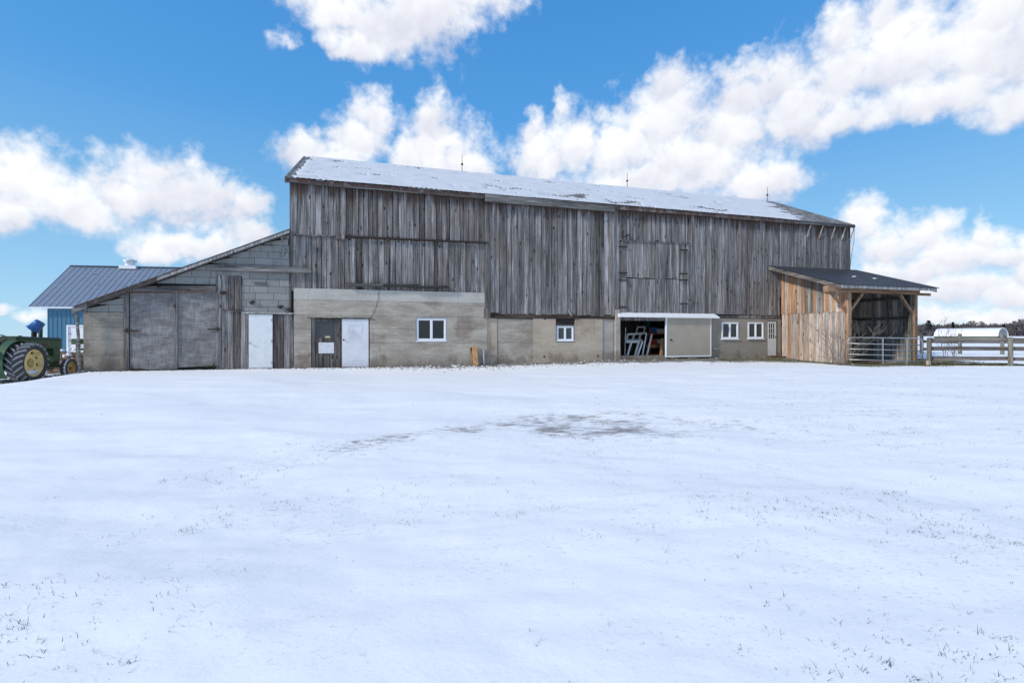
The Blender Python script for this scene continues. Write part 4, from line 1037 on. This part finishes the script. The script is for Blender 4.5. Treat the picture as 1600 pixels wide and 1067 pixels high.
def fence(name, label, pts, hz, rails, rw, pr, m='fence_wood', side=-1, grp=None):
    t = thing(name, label, 'fence', (pts[0].x, pts[0].y, G(pts[0].x, pts[0].y)))
    b = t.location
    for p in pts:
        z = G(p.x, p.y)-b.z; post(MB(), p.x-b.x, p.y-b.y, z-.3, z+hz, pr).build('post', 'fence_post_wood', t)
    for p, q in zip(pts, pts[1:]):
        d = (q-p).normalized(); n = Vector((d.y, -d.x, 0))*side*-1
        for h in rails:
            za, zb = G(p.x, p.y)-b.z+h+rnd.uniform(-.02, .02), G(q.x, q.y)-b.z+h+rnd.uniform(-.02, .02)
            off = n*(pr+.0)
            MB().bar((p.x-b.x-off.x, p.y-b.y-off.y, za), (q.x-b.x-off.x, q.y-b.y-off.y, zb), rw*rnd.uniform(.9, 1.1), .04, (n.x, n.y, 0)).build('rail', m, t)
    return t
f1 = [px_at(1452, 20.6), px_at(1579, 20.0), px_at(1712, 19.5), px_at(1850, 19.0)]
fence('rail_fence', 'near three rail wooden fence right of the farm gate', f1, 1.14, (.27, .68, 1.04), .15, .088)
f2 = [px_at(1440, 30.5), px_at(1500, 30.2), px_at(1566, 30), px_at(1640, 29.7), px_at(1720, 29.5)]
fence('rail_fence', 'farther rail fence seen through the near one', f2, 1.28, (.32, .78), .17, .1)
p = px_at(1446, 20.55); t = thing('fire_brick', 'small tan block at the foot of the first fence post', 'block', (p.x, p.y-.15, G(p.x, p.y)))
MB().hexa([(-.06, -.05, -.05), (.07, -.05, -.05), (.07, .06, -.05), (-.06, .06, -.05), (-.05, -.05, .2), (.06, -.04, .17), (.06, .05, .17), (-.05, .05, .2)]).build('block_body', 'tan_plank', t)

# ------------------------------------------------------------------ bare shrubs
def branch(mb, p, d, L, r_, lev, rg, spread):
    pts = [p]; rad = [r_]; n = 4
    for k in range(n):
        d = (d+Vector((rg.gauss(0, .1), rg.gauss(0, .1), rg.gauss(.02, .07)))).normalized(); pts.append(pts[-1]+d*L/n); rad.append(max(.0045, r_*(1-.7*(k+1)/n)))
    mb.tube(pts, rad, 5 if r_ > .01 else 3)
    if lev > 0:
        for k in range(rg.randint(3, 5)):
            i = rg.randint(1, n); a = rg.uniform(0, 2*math.pi)
            nd_ = (d+Vector((math.cos(a), math.sin(a), rg.uniform(-.1, .5)))*spread).normalized()
            branch(mb, pts[i], nd_, L*rg.uniform(.4, .62), rad[i]*.75+.0015, lev-1, rg, spread)
def shrub(name, label, x, y, h, n, seed, m, sp=.85, r_=.018, lev=2, lean=.45):
    rg = random.Random(seed); t = thing(name, label, 'shrub', (x, y, G(x, y)))
    for k in range(n):
        a = 2*math.pi*k/n+rg.uniform(-.4, .4)
        d = Vector((math.cos(a)*lean, math.sin(a)*lean*.6, 1)).normalized()
        mb = MB(); branch(mb, Vector((rg.uniform(-.06, .06), rg.uniform(-.06, .06), -.1)), d, h*rg.uniform(.75, 1.05), r_*rg.uniform(.7, 1.1), lev, rg, sp); mb.build('stem', m, t)
    return t
p = px_at(1313, 20.75)
shrub('bare_shrub', 'leafless shrub at the front corner of the lean-to', p.x, p.y, 1.75, 9, 5, 'pale_twig', .95, .014, 2, .75)
p = px_at(1478, 27); shrub('bare_shrub', 'leafless sapling behind the first fence bay in front of the white arch shed', p.x, p.y, 1.55, 3, 8, 'twig', .7, .014, 2, .3)
p = px_at(1491, 26.6); shrub('bare_shrub', 'spreading leafless bush just right of the sapling behind the fence', p.x, p.y, 1.3, 4, 12, 'twig', .8, .014, 2, .6)

# ------------------------------------------------------------------ arch shed and the far trees
Yq = 137; qa = px_at(1459, Yq); qd_ = Vector((.45, -.893, 0)); ql = 13.4; t = thing('arch_shed', 'long white fabric arch shed out in the snowy field', 'shed', (qa.x, qa.y, G(qa.x, qa.y)), math.atan2(qd_.y, qd_.x))
mb = MB(); n = 16; vs = []; fs = []; Rq = 2.2
for x in (0, ql):
    for k in range(n+1):
        a = math.pi*k/n; vs.append((x, math.cos(a)*-3.0+3, .55+Rq*math.sin(a)))
fs = [(k, k+1, n+2+k, n+1+k) for k in range(n)]
mb.add(vs, fs).build('cover', 'quonset_white', t, True)
MB().add(vs[n+1:], [tuple(range(n+1))]).build('end_panel', 'grey_paint', t)
MB().add([(0,)+v[1:] for v in vs[:n+1]], [tuple(range(n, -1, -1))]).build('end_panel', 'grey_paint', t)
rib = MB(); rib.tube([(ql+.05, 3-3.0*math.cos(math.pi*k/n), .55+Rq*math.sin(math.pi*k/n)) for k in range(n+1)], .12, 5); rib.build('end_hoop', 'white_paint', t)
boxp('base_wall', 'rusty_green', t, .1, ql-.1, .05, 5.95, -.5, .56)
def tree_crown(rg, h, w, n, base=.25, sz=.3, pine=False):
    v = []; f = []
    for k in range(n):
        t_ = rg.random()
        z = h*(base+(1-base)*t_)
        if pine: rr_ = w*(1-t_)**.6*(.55+.45*math.sin(t_*19)**2)
        else: rr_ = w*math.sqrt(max(0, 1-((t_-.45)/.58)**2))
        a = rg.uniform(0, 2*math.pi); q = rr_*math.sqrt(rg.random())
        c = Vector((math.cos(a)*q, math.sin(a)*q, z)); s_ = sz*rg.uniform(.5, 1.4)
        if pine: u1 = Vector((math.cos(a), math.sin(a), .15))*s_*1.6; u2 = Vector((-math.sin(a), math.cos(a), rg.uniform(-.3, .3)))*s_*.8
        else:
            u1 = Vector((rg.gauss(0, .5), rg.gauss(0, .5), rg.uniform(.3, 1.2)))*s_*1.5; u2 = Vector((rg.gauss(0, 1), rg.gauss(0, 1), rg.gauss(0, .5)))*s_*.16
        i = len(v); v += [c-u1*.5-u2, c-u1*.5+u2, c+u1*.5+u2*.4, c+u1*.5-u2*.4]; f.append((i, i+1, i+2, i+3))
    return MB().add(v, f)
def far_tree(px, Y, h, w, kind, label, seed):
    p = px_at(px, Y); rg = random.Random(seed)
    t = thing('pine_tree' if kind else 'bare_tree', label, 'tree', (p.x, p.y, G(p.x, p.y)-.2), 0, 'trees along the far field edge')
    tr = MB().tube([(0, 0, -.3), (.05*h*rg.uniform(-.5, .5), 0, h*.45), (.05*h*rg.uniform(-1, 1), 0, h*.85)], [.035*h, .024*h, .006*h], 6)
    if not kind:
        for k in range(9):
            a = rg.uniform(0, 6.28); z = h*rg.uniform(.35, .7); tr.tube([(0, 0, z), (math.cos(a)*w*.4, math.sin(a)*w*.4, z+h*.15), (math.cos(a)*w*.7, math.sin(a)*w*.7, z+h*.28)], [.014*h, .01*h, .004*h], 4)
    tr.build('trunk', 'far_twig', t)
    tree_crown(rg, h, w, 420 if kind else 300, .3 if kind else .25, .055*h if kind else .085*h, kind).build('crown', 'pine_green' if kind else 'far_twig', t)
TL = [(1451, 225, 7.6, 3.1, 1, 'broad dark pine nearest the lean-to on the far tree line'), (1489, 228, 6.9, 1.5, 1, 'narrow dark pine just right of the broad pine'),
      (1518, 232, 7.4, 2.4, 0, 'rounded bare tree above the left half of the arch shed'), (1533, 236, 7.2, 2.2, 0, 'bare tree just right of the rounded one above the arch shed'),
      (1556, 236, 6.2, 2.4, 0, 'low bare tree above the right half of the arch shed'), (1568, 238, 5.8, 1.6, 1, 'small dark pine above the right end of the arch shed'),
      (1586, 236, 7.4, 2.2, 0, 'slim tall bare tree right of the arch shed end'), (1596, 234, 8.2, 2.6, 0, 'tallest bare tree at the right end of the tree line'),
      (1505, 238, 5.8, 1.8, 0, 'short bare tree between the narrow pine and the rounded tree'), (1437, 238, 5.0, 2.4, 0, 'low bare tree beside the lean-to post on the far tree line')]
for i, q in enumerate(TL): far_tree(*q, 100+i)
rg = random.Random(77); wood_ = MB()
for k in range(1500):
    px = rg.uniform(1340, 2300); Y = rg.uniform(238, 275); p = px_at(px, Y); b = G(p.x, p.y)-.3
    h = rg.uniform(4.2, 6.6); w = rg.uniform(1.6, 2.8)
    c = tree_crown(rg, h, w, 52, .02, 1.0)
    wood_.add([(v[0]+p.x, v[1]+p.y, v[2]+b) for v in c.v], c.f)
    wood_.tube([(p.x, p.y, b), (p.x, p.y, b+h*.4), (p.x+rg.uniform(-.4, .4), p.y, b+h*.74)], [w*.75, w*.7, w*.25], 6)
tag(wood_.build('far_wood', 'far_twig'), 'dark bare wood along the far edge of the field', 'wood', None, 'stuff')

# ------------------------------------------------------------------ blue outbuilding on the left
Wb = px_at(74, 37.3)
ob = thing('blue_outbuilding', 'blue steel sided building with grey ribbed metal roof behind the tractor', 'outbuilding', (Wb.x, Wb.y, G(Wb.x, Wb.y)), R(8))
BL, BD = 13.5, 7.6; ze = 3.62; zr_ = 7.3
dx0, dx1, dzt = 1.33, 2.75, 2.3
wm = MB()
for r in rects_minus(0, BL, -.3, ze, [(dx0, dx1, -1, dzt)]): wm.box(r[0], r[1], .03, .15, r[2], r[3])
wm.build('front_wall', 'blue_steel', ob)
MB().box(BL-.15, BL, .16, BD, -.3, ze).box(0, .15, .16, BD, -.3, ze).box(.16, BL-.16, BD-.15, BD, -.3, ze).build('wall', 'blue_steel', ob)
for x in (0, BL-.1):
    m_ = MB(); m_.add([(x, .03, ze), (x, BD, ze), (x, BD/2, zr_-.15), (x+.1, .03, ze), (x+.1, BD, ze), (x+.1, BD/2, zr_-.15)], [(0, 1, 2), (5, 4, 3), (0, 2, 5, 3), (1, 4, 5, 2), (0, 3, 4, 1)]); m_.build('gable', 'blue_steel', ob)
x = .0
while x < BL-.1:      # wall sheets with raised ribs
    w = .9
    for a in (x, x+.3, x+.6):
        if a > BL-.3: break
        zlo = dzt+.1 if dx0-.15 < a < dx1+.1 else -.2
        mb = MB(); mb.hexa([(a, .0, zlo), (a+.05, .0, zlo), (a+.07, .029, zlo), (a-.02, .029, zlo), (a, .0, ze-.02), (a+.05, .0, ze-.02), (a+.07, .029, ze-.02), (a-.02, .029, ze-.02)])
        mb.build('wall_rib', 'blue_steel', ob)
    x += w
fr = MB()
for r in rects_minus(dx0, dx1, -.2, dzt, [(dx0+.1, dx1-.1, -1, dzt-.1)]): fr.box(r[0], r[1], -.03, .12, r[2], r[3])
fr.build('door_frame', 'white_vinyl', ob)
dr = boxp('door', 'white_paint', ob, dx0+.105, dx1-.105, .04, .1, -.15, dzt-.105)
for z in (1.05, 1.6): boxp('handle', 'dark_iron', dr, dx0+.18, dx0+.26, .0, .039, z, z+.06)
ov, oe = 1.0, .4; k_ = (zr_-ze)/(BD/2+oe)
def oz(y): return ze+.05+(y+oe)*k_
boxp('eave_trim', 'white_vinyl', ob, -ov, BL+.5, -oe-.03, -oe+.02, ze-.06, ze+.06)
boxp('soffit', 'white_vinyl', ob, -ov, BL+.5, -oe+.021, .03, ze-.03, ze)
npn = 34; pw = (BL+ov+.5)/npn
for k in range(npn):
    u = -ov+k*pw; prof = [(0, .045), (.045, .045), (.065, 0), (pw/2-.02, 0), (pw/2, .014), (pw/2+.03, .014), (pw/2+.05, 0), (pw-.012, 0)]
    v = [(u+a, y, oz(y)+h) for y in (-oe-.04, BD/2) for a, h in prof]; n = len(prof)
    MB().add(v, [(i, i+1, n+i+1, n+i) for i in range(n-1)]).build('roof_panel', 'roof_steel', ob)
MB().hexa([(-ov, BD/2, oz(BD/2)-.02), (BL+.5, BD/2, oz(BD/2)-.02), (BL+.5, BD+oe, ze), (-ov, BD+oe, ze), (-ov, BD/2, oz(BD/2)+.03), (BL+.5, BD/2, oz(BD/2)+.03), (BL+.5, BD+oe, ze+.05), (-ov, BD+oe, ze+.05)]).build('back_roof', 'roof_steel', ob)
MB().bar((-ov, BD/2-.02, oz(BD/2)+.04), (BL+.5, BD/2-.02, oz(BD/2)+.04), .3, .03, (0, 0, 1)).build('ridge_cap', 'roof_steel', ob)
MB().hexa([(-ov-.03, -oe, ze-.06), (-ov, -oe, ze-.06), (-ov, BD/2, oz(BD/2)-.1), (-ov-.03, BD/2, oz(BD/2)-.1), (-ov-.03, -oe, oz(-oe)+.02), (-ov, -oe, oz(-oe)+.02), (-ov, BD/2, oz(BD/2)+.03), (-ov-.03, BD/2, oz(BD/2)+.03)]).build('rake_trim', 'roof_steel', ob)
# roof ventilator
q = (203-800)/760; a = 5.35
vx = None
for s in range(400):
    a = s*.03; p = ob.location+Vector((a*math.cos(R(8))-BD/2*math.sin(R(8)), a*math.sin(R(8))+BD/2*math.cos(R(8)), 0))
    if p.x/p.y > q: break
ve = boxp('ventilator', 'white_vinyl', ob, a-.65, a+.65, BD/2-.4, BD/2+.4, zr_-.15, zr_+.12)
MB().lathe([(.36, .12), (.36, .42), (.44, .44), (.44, .5), (.36, .52), (.5, .55), (.5, .62), (.12, .74), (.03, .76), (.02, .95)], (a, BD/2, zr_), (0, 0, 1), 16).build('cowl', 'white_vinyl', ve, True)
for xx, yy in ((.8, 2.6), (1.4, 3.0), (6.2, 3.3), (8.2, 3.3), (2.3, 1.9)):
    MB().lathe([(.13, .01), (.1, .03), (0, .045)], (xx, yy, oz(yy)), (0, 0, 1), 8).build('snow_scrap', 'snow', ob)

# ------------------------------------------------------------------ the tractor
hd = Vector((-.225, .974, 0)); trz = math.atan2(hd.y, hd.x)
tp_ = px_at(42, 15.9)
# the root sits on the ground under the rear axle centre; right rear wheel is the one facing the camera
right = Vector((hd.y, -hd.x, 0))
WR = .625; YW = .72
tr0 = tp_-right*YW
tz = G(tr0.x, tr0.y)-.03
tra_label = None
tra = thing('tractor', 'old faded green tractor with yellow wheels parked beside the shed', 'tractor', (tr0.x, tr0.y, tz), trz)
tra.rotation_euler.y = R(1.6)      # nose slightly down on the falling ground
def tp(name, m, mb, smooth=False, par=None): return mb.build(name, m, par or tra, smooth)
def wheel(name, x, y, rad, w, rimr, side, front=False):
    c = (x, y, rad-.015); ax = (0, side, 0); h = w/2
    prof = [(rimr*.98, -h*.72), (rimr*1.12, -h*.95), (rad*.82, -h*1.03), (rad*.95, -h*.92), (rad*.985, -h*.5), (rad, 0), (rad*.985, h*.5), (rad*.95, h*.92), (rad*.82, h*1.03), (rimr*1.12, h*.95), (rimr*.98, h*.72)]
    # the wheel is one part: its rim disc; tyre, hub and nuts are sub-parts
    rim = MB().lathe([(rimr, -h*.75), (rimr*1.05, -h*.8), (rimr*1.02, -h*.5), (rimr*.9, -h*.35), (rimr*.9, h*.3), (rimr*1.02, h*.5), (rimr*1.06, h*.84), (rimr*.98, h*.88), (rimr*.93, h*.5), (rimr*.86, h*.3), (rimr*.84, -h*.12 if not front else h*.2), (rimr*.6, -h*.16 if not front else h*.15)], c, ax, 36)
    rim = tp(name, 'rusty_yellow' if front else 'wheel_yellow', rim, True)
    d = MB(); d.lathe([(rimr*.70, h*.16), (rimr*.70, h*.3), (rimr*.66, h*.36), (rimr*.5, h*.46), (rimr*.34, h*.42), (rimr*.33, h*.25), (0, h*.25)] if not front else [(rimr*.82, h*.18), (rimr*.6, h*.42), (rimr*.3, h*.45), (0, h*.45)], c, ax, 30)
    tp('wheel_disc', 'rusty_yellow' if front else 'wheel_yellow', d, True, rim)
    tp('tyre', 'rubber', MB().lathe(prof, c, ax, 48), True, rim)
    hb = MB().lathe([(rimr*.27, h*.2), (rimr*.27, h*.5), (rimr*.2, h*.6), (rimr*.1, h*.62), (rimr*.09, h*.75), (0, h*.76)], c, ax, 16); tp('hub', 'rusty_yellow' if not front else 'rust', hb, False, rim)
    if not front:
        cl = MB()
        for k in range(8):
            a = 2*math.pi*k/8+.2; q = rimr*.76
            p = Vector((c[0]+math.cos(a)*q, c[1], c[2]+math.sin(a)*q)); tdir = Vector((-math.sin(a), 0, math.cos(a)))
            cl.bar(p+Vector((0, side*h*.18, 0))-tdir*.07, p+Vector((0, side*h*.18, 0))+tdir*.07, .1, .1, (0, 1, 0))
        sl_ = MB()
        for k in range(8):
            a = 2*math.pi*(k+.5)/8+.2; p = Vector((c[0]+math.cos(a)*rimr*.775, c[1]+side*h*.2, c[2]+math.sin(a)*rimr*.775)); tdir = Vector((-math.sin(a), 0, math.cos(a)))
            sl_.bar(p-tdir*.055, p+tdir*.055, .045, .05, (0, 1, 0))
        tp('dark_rim_blocks', 'engine_black', sl_, False, rim)  # solid dark blocks stand in for the shade inside the rim slots
        tp('rim_clamps', 'wheel_yellow', cl, False, rim)
        lg = MB(); N = 20
        for k in range(N):
            for s in (-1, 1):
                a = 2*math.pi*(k+(.5 if s > 0 else 0))/N
                pts_ = []
                for t_ in (0, .5, 1):
                    y_ = s*h*(.02+1.0*t_); aa = a-.30*t_; q = rad*(1.0-.045*t_**3)
                    pts_.append((aa, y_, q))
                wv = .055
                ring = []
                for aa, y_, q in pts_:
                    da = wv/rad
                    for dq, dd in ((-.03, -da*.65), (-.03, da*.65), (.045, da*.38), (.045, -da*.38)):
                        ring.append((c[0]+math.cos(aa+dd)*(q+dq), c[1]+y_*side, c[2]+math.sin(aa+dd)*(q+dq)))
                f = [(3, 2, 1, 0), (8, 9, 10, 11)]
                for j in range(2):
                    for i in range(4): f.append((j*4+i, j*4+(i+1) % 4, j*4+4+(i+1) % 4, j*4+4+i))
                lg.add(ring, f)
        tp('tread_lugs', 'tread_rubber', lg, False, rim)
        if side < 0:     # snow lying in the lower rim
            sn_ = MB(); vs = []; n = 14
            for k in range(n+1):
                a = math.pi*1.5+(k/n-.5)*1.9; th = .16*math.sin(math.pi*k/n)+.01
                for q, yy in ((rimr*.93, h*.62), (rimr*.93-th, h*.5), (rimr*.93-th, h*.2), (rimr*.93, h*.2)):
                    vs.append((c[0]+math.cos(a)*q, c[1]+side*yy, c[2]+math.sin(a)*q))
            f = [(k*4+i, k*4+(i+1) % 4, k*4+4+(i+1) % 4, k*4+4+i) for k in range(n) for i in range(4)]
            sn_.add(vs, f); tp('rim_snow', 'snow', sn_, True, rim)
    elif side < 0:
        sn_ = MB(); vs = []; n = 18
        for k in range(n+1):
            a = math.pi*.62+k/n*2.2; wv = .035*(.6+.4*math.sin(k*2.3))
            for q, yy in ((rad*.99, h*.72+wv), (rad*1.012, h*.72), (rad*1.005, h*.72-wv*1.6)):
                vs.append((c[0]+math.cos(a)*q, c[1]+side*(yy), c[2]+math.sin(a)*q))
        f = [(k*3+i, k*3+i+1, k*3+4+i, k*3+3+i) for k in range(n) for i in range(2)]
        sn_.add(vs, f); tp('tyre_snow', 'snow', sn_, True, rim)
    return rim
wheel('rear_wheel', 0, -YW, WR, .46, .425, -1); wheel('rear_wheel', 0, YW, WR, .46, .425, 1)
FX = 2.25; FY = .62
wheel('front_wheel', FX, -FY, .37, .19, .235, -1, True); wheel('front_wheel', FX, FY, .37, .19, .235, 1, True)
for s in (-1, 1):    # clamshell fenders over the rear wheels
    mb = MB(); vs = []; n = 20; y0, y1 = s*(YW-.46), s*(YW-.2)
    for k in range(n+1):
        a = R(48)+k/n*R(175); q = WR+.10
        for yy, qq in ((y0, .30), (y0, q-.03), (y0+s*.03, q), (y1, q), (y1, q-.025), (y0+s*.04, q-.03), (y0+s*.02, .30)):
            vs.append((math.cos(a)*qq, yy, WR+math.sin(a)*qq))
    m7 = 7; f = [(k*m7+i, k*m7+i+1, (k+1)*m7+i+1, (k+1)*m7+i) for k in range(n) for i in range(m7-1)]
    f += [tuple(range(m7)), tuple(range(n*m7+m7-1, n*m7-1, -1))]
    tp('fender', 'tractor_green', mb.add(vs, f), False)
def ybox(mb, x0, x1, w0, z0, z1, w1=None):   # box symmetric about the centre line, top narrower
    w1 = w0 if w1 is None else w1
    return mb.hexa([(x0, -w0, z0), (x1, -w0, z0), (x1, w0, z0), (x0, w0, z0), (x0, -w1, z1), (x1, -w1, z1), (x1, w1, z1), (x0, w1, z1)])
tp('rear_axle', 'rusty_green', MB().tube([(0, -.55, WR-.01), (0, .55, WR-.01)], .1, 10))
tp('transmission', 'rusty_green', ybox(MB(), -.3, .75, .22, .42, .92))
tp('engine', 'engine_black', ybox(ybox(MB(), .78, 1.75, .2, .45, 1.08), 1.0, 1.6, .27, .62, .9))
tp('chassis_rail', 'rusty_green', MB().box(.7, 2.3, -.27, -.2, .5, .62).box(.7, 2.3, .2, .27, .5, .62))
hood = MB()
hp = [(-.29, 1.10), (-.29, 1.40), (-.22, 1.47), (.22, 1.47), (.29, 1.40), (.29, 1.10)]
vs = [(x, y, z) for x in (.35, 2.38) for y, z in hp]; n = 6
hood.add(vs, [(i, i+1, n+i+1, n+i) for i in range(n-1)]+[tuple(range(n-1, -1, -1)), tuple(range(n, 2*n))])
hood = tp('hood', 'tractor_green', hood)
tp('side_stripe', 'rust', MB().box(.95, 1.75, -.296, -.291, 1.2, 1.27), par=hood)
tp('hood_cap', 'rusty_green', ybox(MB(), .3, 2.42, .3, 1.425, 1.5, .2), par=hood)
gr = tp('grille', 'tractor_green', ybox(MB(), 2.0, 2.36, .27, .55, 1.098))
for k in range(7): tp('grille_bar', 'rusty_green', MB().box(2.361, 2.38, -.24+k*.075, -.21+k*.075, .62, 1.05), par=gr)
tp('side_brace', 'tractor_green', MB().bar((1.62, -.24, 1.1), (1.85, -.24, .58), .05, .03))
tp('exhaust_stack', 'dark_iron', MB().tube([(1.42, -.02, 1.49), (1.42, -.02, 1.8)], .075, 10))
tp('air_stack', 'rusty_green', MB().tube([(1.85, .05, 1.49), (1.85, .05, 1.86)], .06, 10).lathe([(.0, 1.93), (.07, 1.92), (.075, 1.86), (.0, 1.85)], (1.85, .05, 0), (0, 0, 1), 10))
tp('fuel_cap', 'dark_iron', MB().lathe([(.05, 1.49), (.05, 1.53), (0, 1.535)], (.8, 0, 0), (0, 0, 1), 10))
tp('dash', 'rusty_green', ybox(MB(), .2, .349, .26, 1.0, 1.46))
tp('front_axle', 'rusty_green', MB().box(FX-.06, FX+.06, -FY+.06, FY-.06, .4, .52).bar((1.3, -.1, .42), (FX, -FY+.12, .42), .06, .05, (0, 0, 1)).bar((1.3, .1, .42), (FX, FY-.12, .42), .06, .05, (0, 0, 1)))
tp('tie_rod', 'dark_iron', MB().tube([(FX-.18, -FY+.1, .36), (FX-.18, FY-.1, .36)], .018, 6))
tp('front_bolster', 'rusty_green', ybox(MB(), 2.05, 2.42, .2, .5, .62))
sw = MB(); sc = Vector((-.12, .02, 1.38)); sn_ = Vector((-.72, 0, .69)).normalized(); sa = Vector((0, 1, 0)); sb = sn_.cross(sa)
ring = [sc+(sa*math.cos(2*math.pi*k/24)+sb*math.sin(2*math.pi*k/24))*.2 for k in range(25)]
sw.tube(ring, .016, 6)
for k in range(3):
    a = 2*math.pi*k/3; sw.tube([sc, sc+(sa*math.cos(a)+sb*math.sin(a))*.2], .01, 5)
sw.tube([sc, sc-sn_*.4], .018, 6)
tp('steering_wheel', 'engine_black', sw)
st = MB(); st.bar((-.75, 0, .98), (-.3, 0, .8), .07, .04, (0, 0, 1)); tp('seat_spring', 'dark_iron', st)
tp('seat', 'dark_iron', MB().lathe([(0, .98), (.14, .985), (.21, 1.02), (.23, 1.09), (.21, 1.085), (.14, 1.02), (0, 1.0)], (-.72, 0, 0), (0, 0, 1), 16), True)
# blue bucket turned over the exhaust
Mw = tra.matrix_basis.copy() if False else Matrix.Translation(tra.location) @ Matrix.Rotation(trz, 4, 'Z')
bpz = Mw @ Vector((1.42, -.02, 1.74))
bk = thing('bucket', 'blue plastic bucket tipped upside down over the tractor exhaust', 'bucket', bpz)
view_r = Vector((.71, .70, 0)); bax = (Vector((0, 0, 1))*.72+view_r*.62+Vector((.1, -.2, 0))).normalized()
MB().lathe([(.185, -.03), (.175, -.03), (.145, .3), (.0, .31), (.0, .325), (.152, .32), (.16, .25), (.182, -.0), (.2, .0), (.2, -.03), (.185, -.03)], (0, 0, 0), bax, 24).build('bucket_body', 'blue_plastic', bk, True)
a_ = bax.orthogonal().normalized(); b_ = bax.cross(a_)
MB().tube([(a_*math.cos(t_)+b_*math.sin(t_))*.2-bax*.02 for t_ in [math.pi*k/10 for k in range(11)]], .006, 5).build('handle', 'dark_iron', bk)

# ------------------------------------------------------------------ wood pile behind the tractor, litter along the walls
rg = random.Random(21)
pc = px_at(112, 20.5); pile = MB(); pz = G(pc.x, pc.y)
for k in range(150):
    a = rg.uniform(0, 6.28); q = 1.7*math.sqrt(rg.random()); x = pc.x+math.cos(a)*q*.85+.2; y = pc.y+math.sin(a)*q
    z = pz+.05+max(0, .95*(1-q/1.9))*rg.random()*1.1
    d = Vector((rg.gauss(0, 1), rg.gauss(0, 1), rg.gauss(0, .35))).normalized()*rg.uniform(.12, .32); c = Vector((x, y, z))
    pile.tube([c-d, c+d], [rg.uniform(.03, .08)]*2, 6)
tag(pile.build('wood_pile', 'pile_wood'), 'heap of split firewood and branches between the tractor and the shed', 'wood pile', None, 'stuff')
snp = MB()
for k in range(34):
    a = rg.uniform(0, 6.28); q = 1.6*math.sqrt(rg.random()); x = pc.x+math.cos(a)*q*.85+.2; y = pc.y+math.sin(a)*q; z = pz+.15+max(0, .95*(1-q/1.9))
    snp.lathe([(rg.uniform(.06, .16), -.02), (rg.uniform(.04, .1), .04), (0, .06)], (x, y, z), (rg.gauss(0, .2), rg.gauss(0, .2), 1), 7)
tag(snp.build('pile_snow', 'snow', None, True), 'lumps of snow on the firewood heap', 'snow', None, 'stuff')
p = px_at(120.5, 19.6); t = thing('green_crate', 'small dark green metal box on the firewood heap by the shed pole', 'box', (p.x, p.y, pz+.78))
zb = 1.2+(525-538)/760*19.6-(pz+.78); MB().box(-.13, .16, -.12, .12, zb, zb+.2).build('box_body', 'rusty_green', t); MB().box(-.14, .17, -.13, .13, zb+.201, zb+.225).build('lid', 'rusty_green', t)
MB().box(-.03, .03, -.03, .03, -.5, zb-.001).build('stand', 'beam_wood', t)

lit = MB(); sno = MB()
def lump(mb, x, y, z, s, flat=.6, n=5):
    vs = []
    a0 = rg.uniform(0, 6.28)
    for k in range(n): a = a0+2*math.pi*k/n; q = s*rg.uniform(.6, 1.1); vs.append((x+math.cos(a)*q, y+math.sin(a)*q, z-.01))
    for k in range(n): a = a0+.4+2*math.pi*k/n; q = s*rg.uniform(.3, .7); vs.append((x+math.cos(a)*q, y+math.sin(a)*q, z+s*flat*rg.uniform(.5, 1.1)))
    mb.add(vs, [tuple(range(n-1, -1, -1)), tuple(range(n, 2*n))]+[(k, (k+1) % n, n+(k+1) % n, n+k) for k in range(n)])
for k in range(3600):
    u = rg.uniform(-6.4, 22.5); wd_ = float(np.interp(u, [-7, -1, 0, 3, 5, 7, 9, 13, 15, 19, 22], [.2, .15, .3, .5, 1., 1., 1., 1.1, 1.2, 1.2, 1.2]))
    o = .08+abs(rg.gauss(0, wd_*.6)); p = wpt(u, -o); z = ground_z(np.array([p.x]), np.array([p.y]))[0]
    lump(lit, p.x, p.y, float(z), rg.uniform(.01, .038), .6)
for k in range(300):
    u = rg.uniform(-6.4, 20); dn = float(np.interp(u, [-7, 0, 3, 4, 7.4, 9, 14, 20], [.2, .3, .5, 1, 1, .8, .45, .3]))
    if rg.random() > dn: continue
    o = .1+abs(rg.gauss(.2, .4)); p = wpt(u, -o); z = ground_z(np.array([p.x]), np.array([p.y]))[0]
    lump(sno, p.x, p.y, float(z), rg.uniform(.02, .085)*(1.15 if 3.5 < u < 7.5 else .8), .35, 7)
for k in range(500):
    x = rg.uniform(16.5, 30); y = 20.55-.06*(x-17)+rg.gauss(0, .35); z = ground_z(np.array([x]), np.array([y]))[0]; lump(lit, x, y, float(z), rg.uniform(.015, .05), .6)
for k in range(350):
    a = rg.uniform(0, 6.28); q = math.sqrt(rg.random()); x = -16.4+math.cos(a)*q*1.6; y = 16.8+math.sin(a)*q*2.0; z = ground_z(np.array([x]), np.array([y]))[0]; lump(lit, x, y, float(z), rg.uniform(.02, .06), .6)
tag(lit.build('leaf_litter', 'leaf_litter'), 'dark leaf litter and rubble strewn along the foot of the walls', 'litter', None, 'stuff')
tag(sno.build('snow_clumps', 'snow', None, True), 'small snow lumps lying along the foot of the barn wall', 'snow', None, 'stuff')
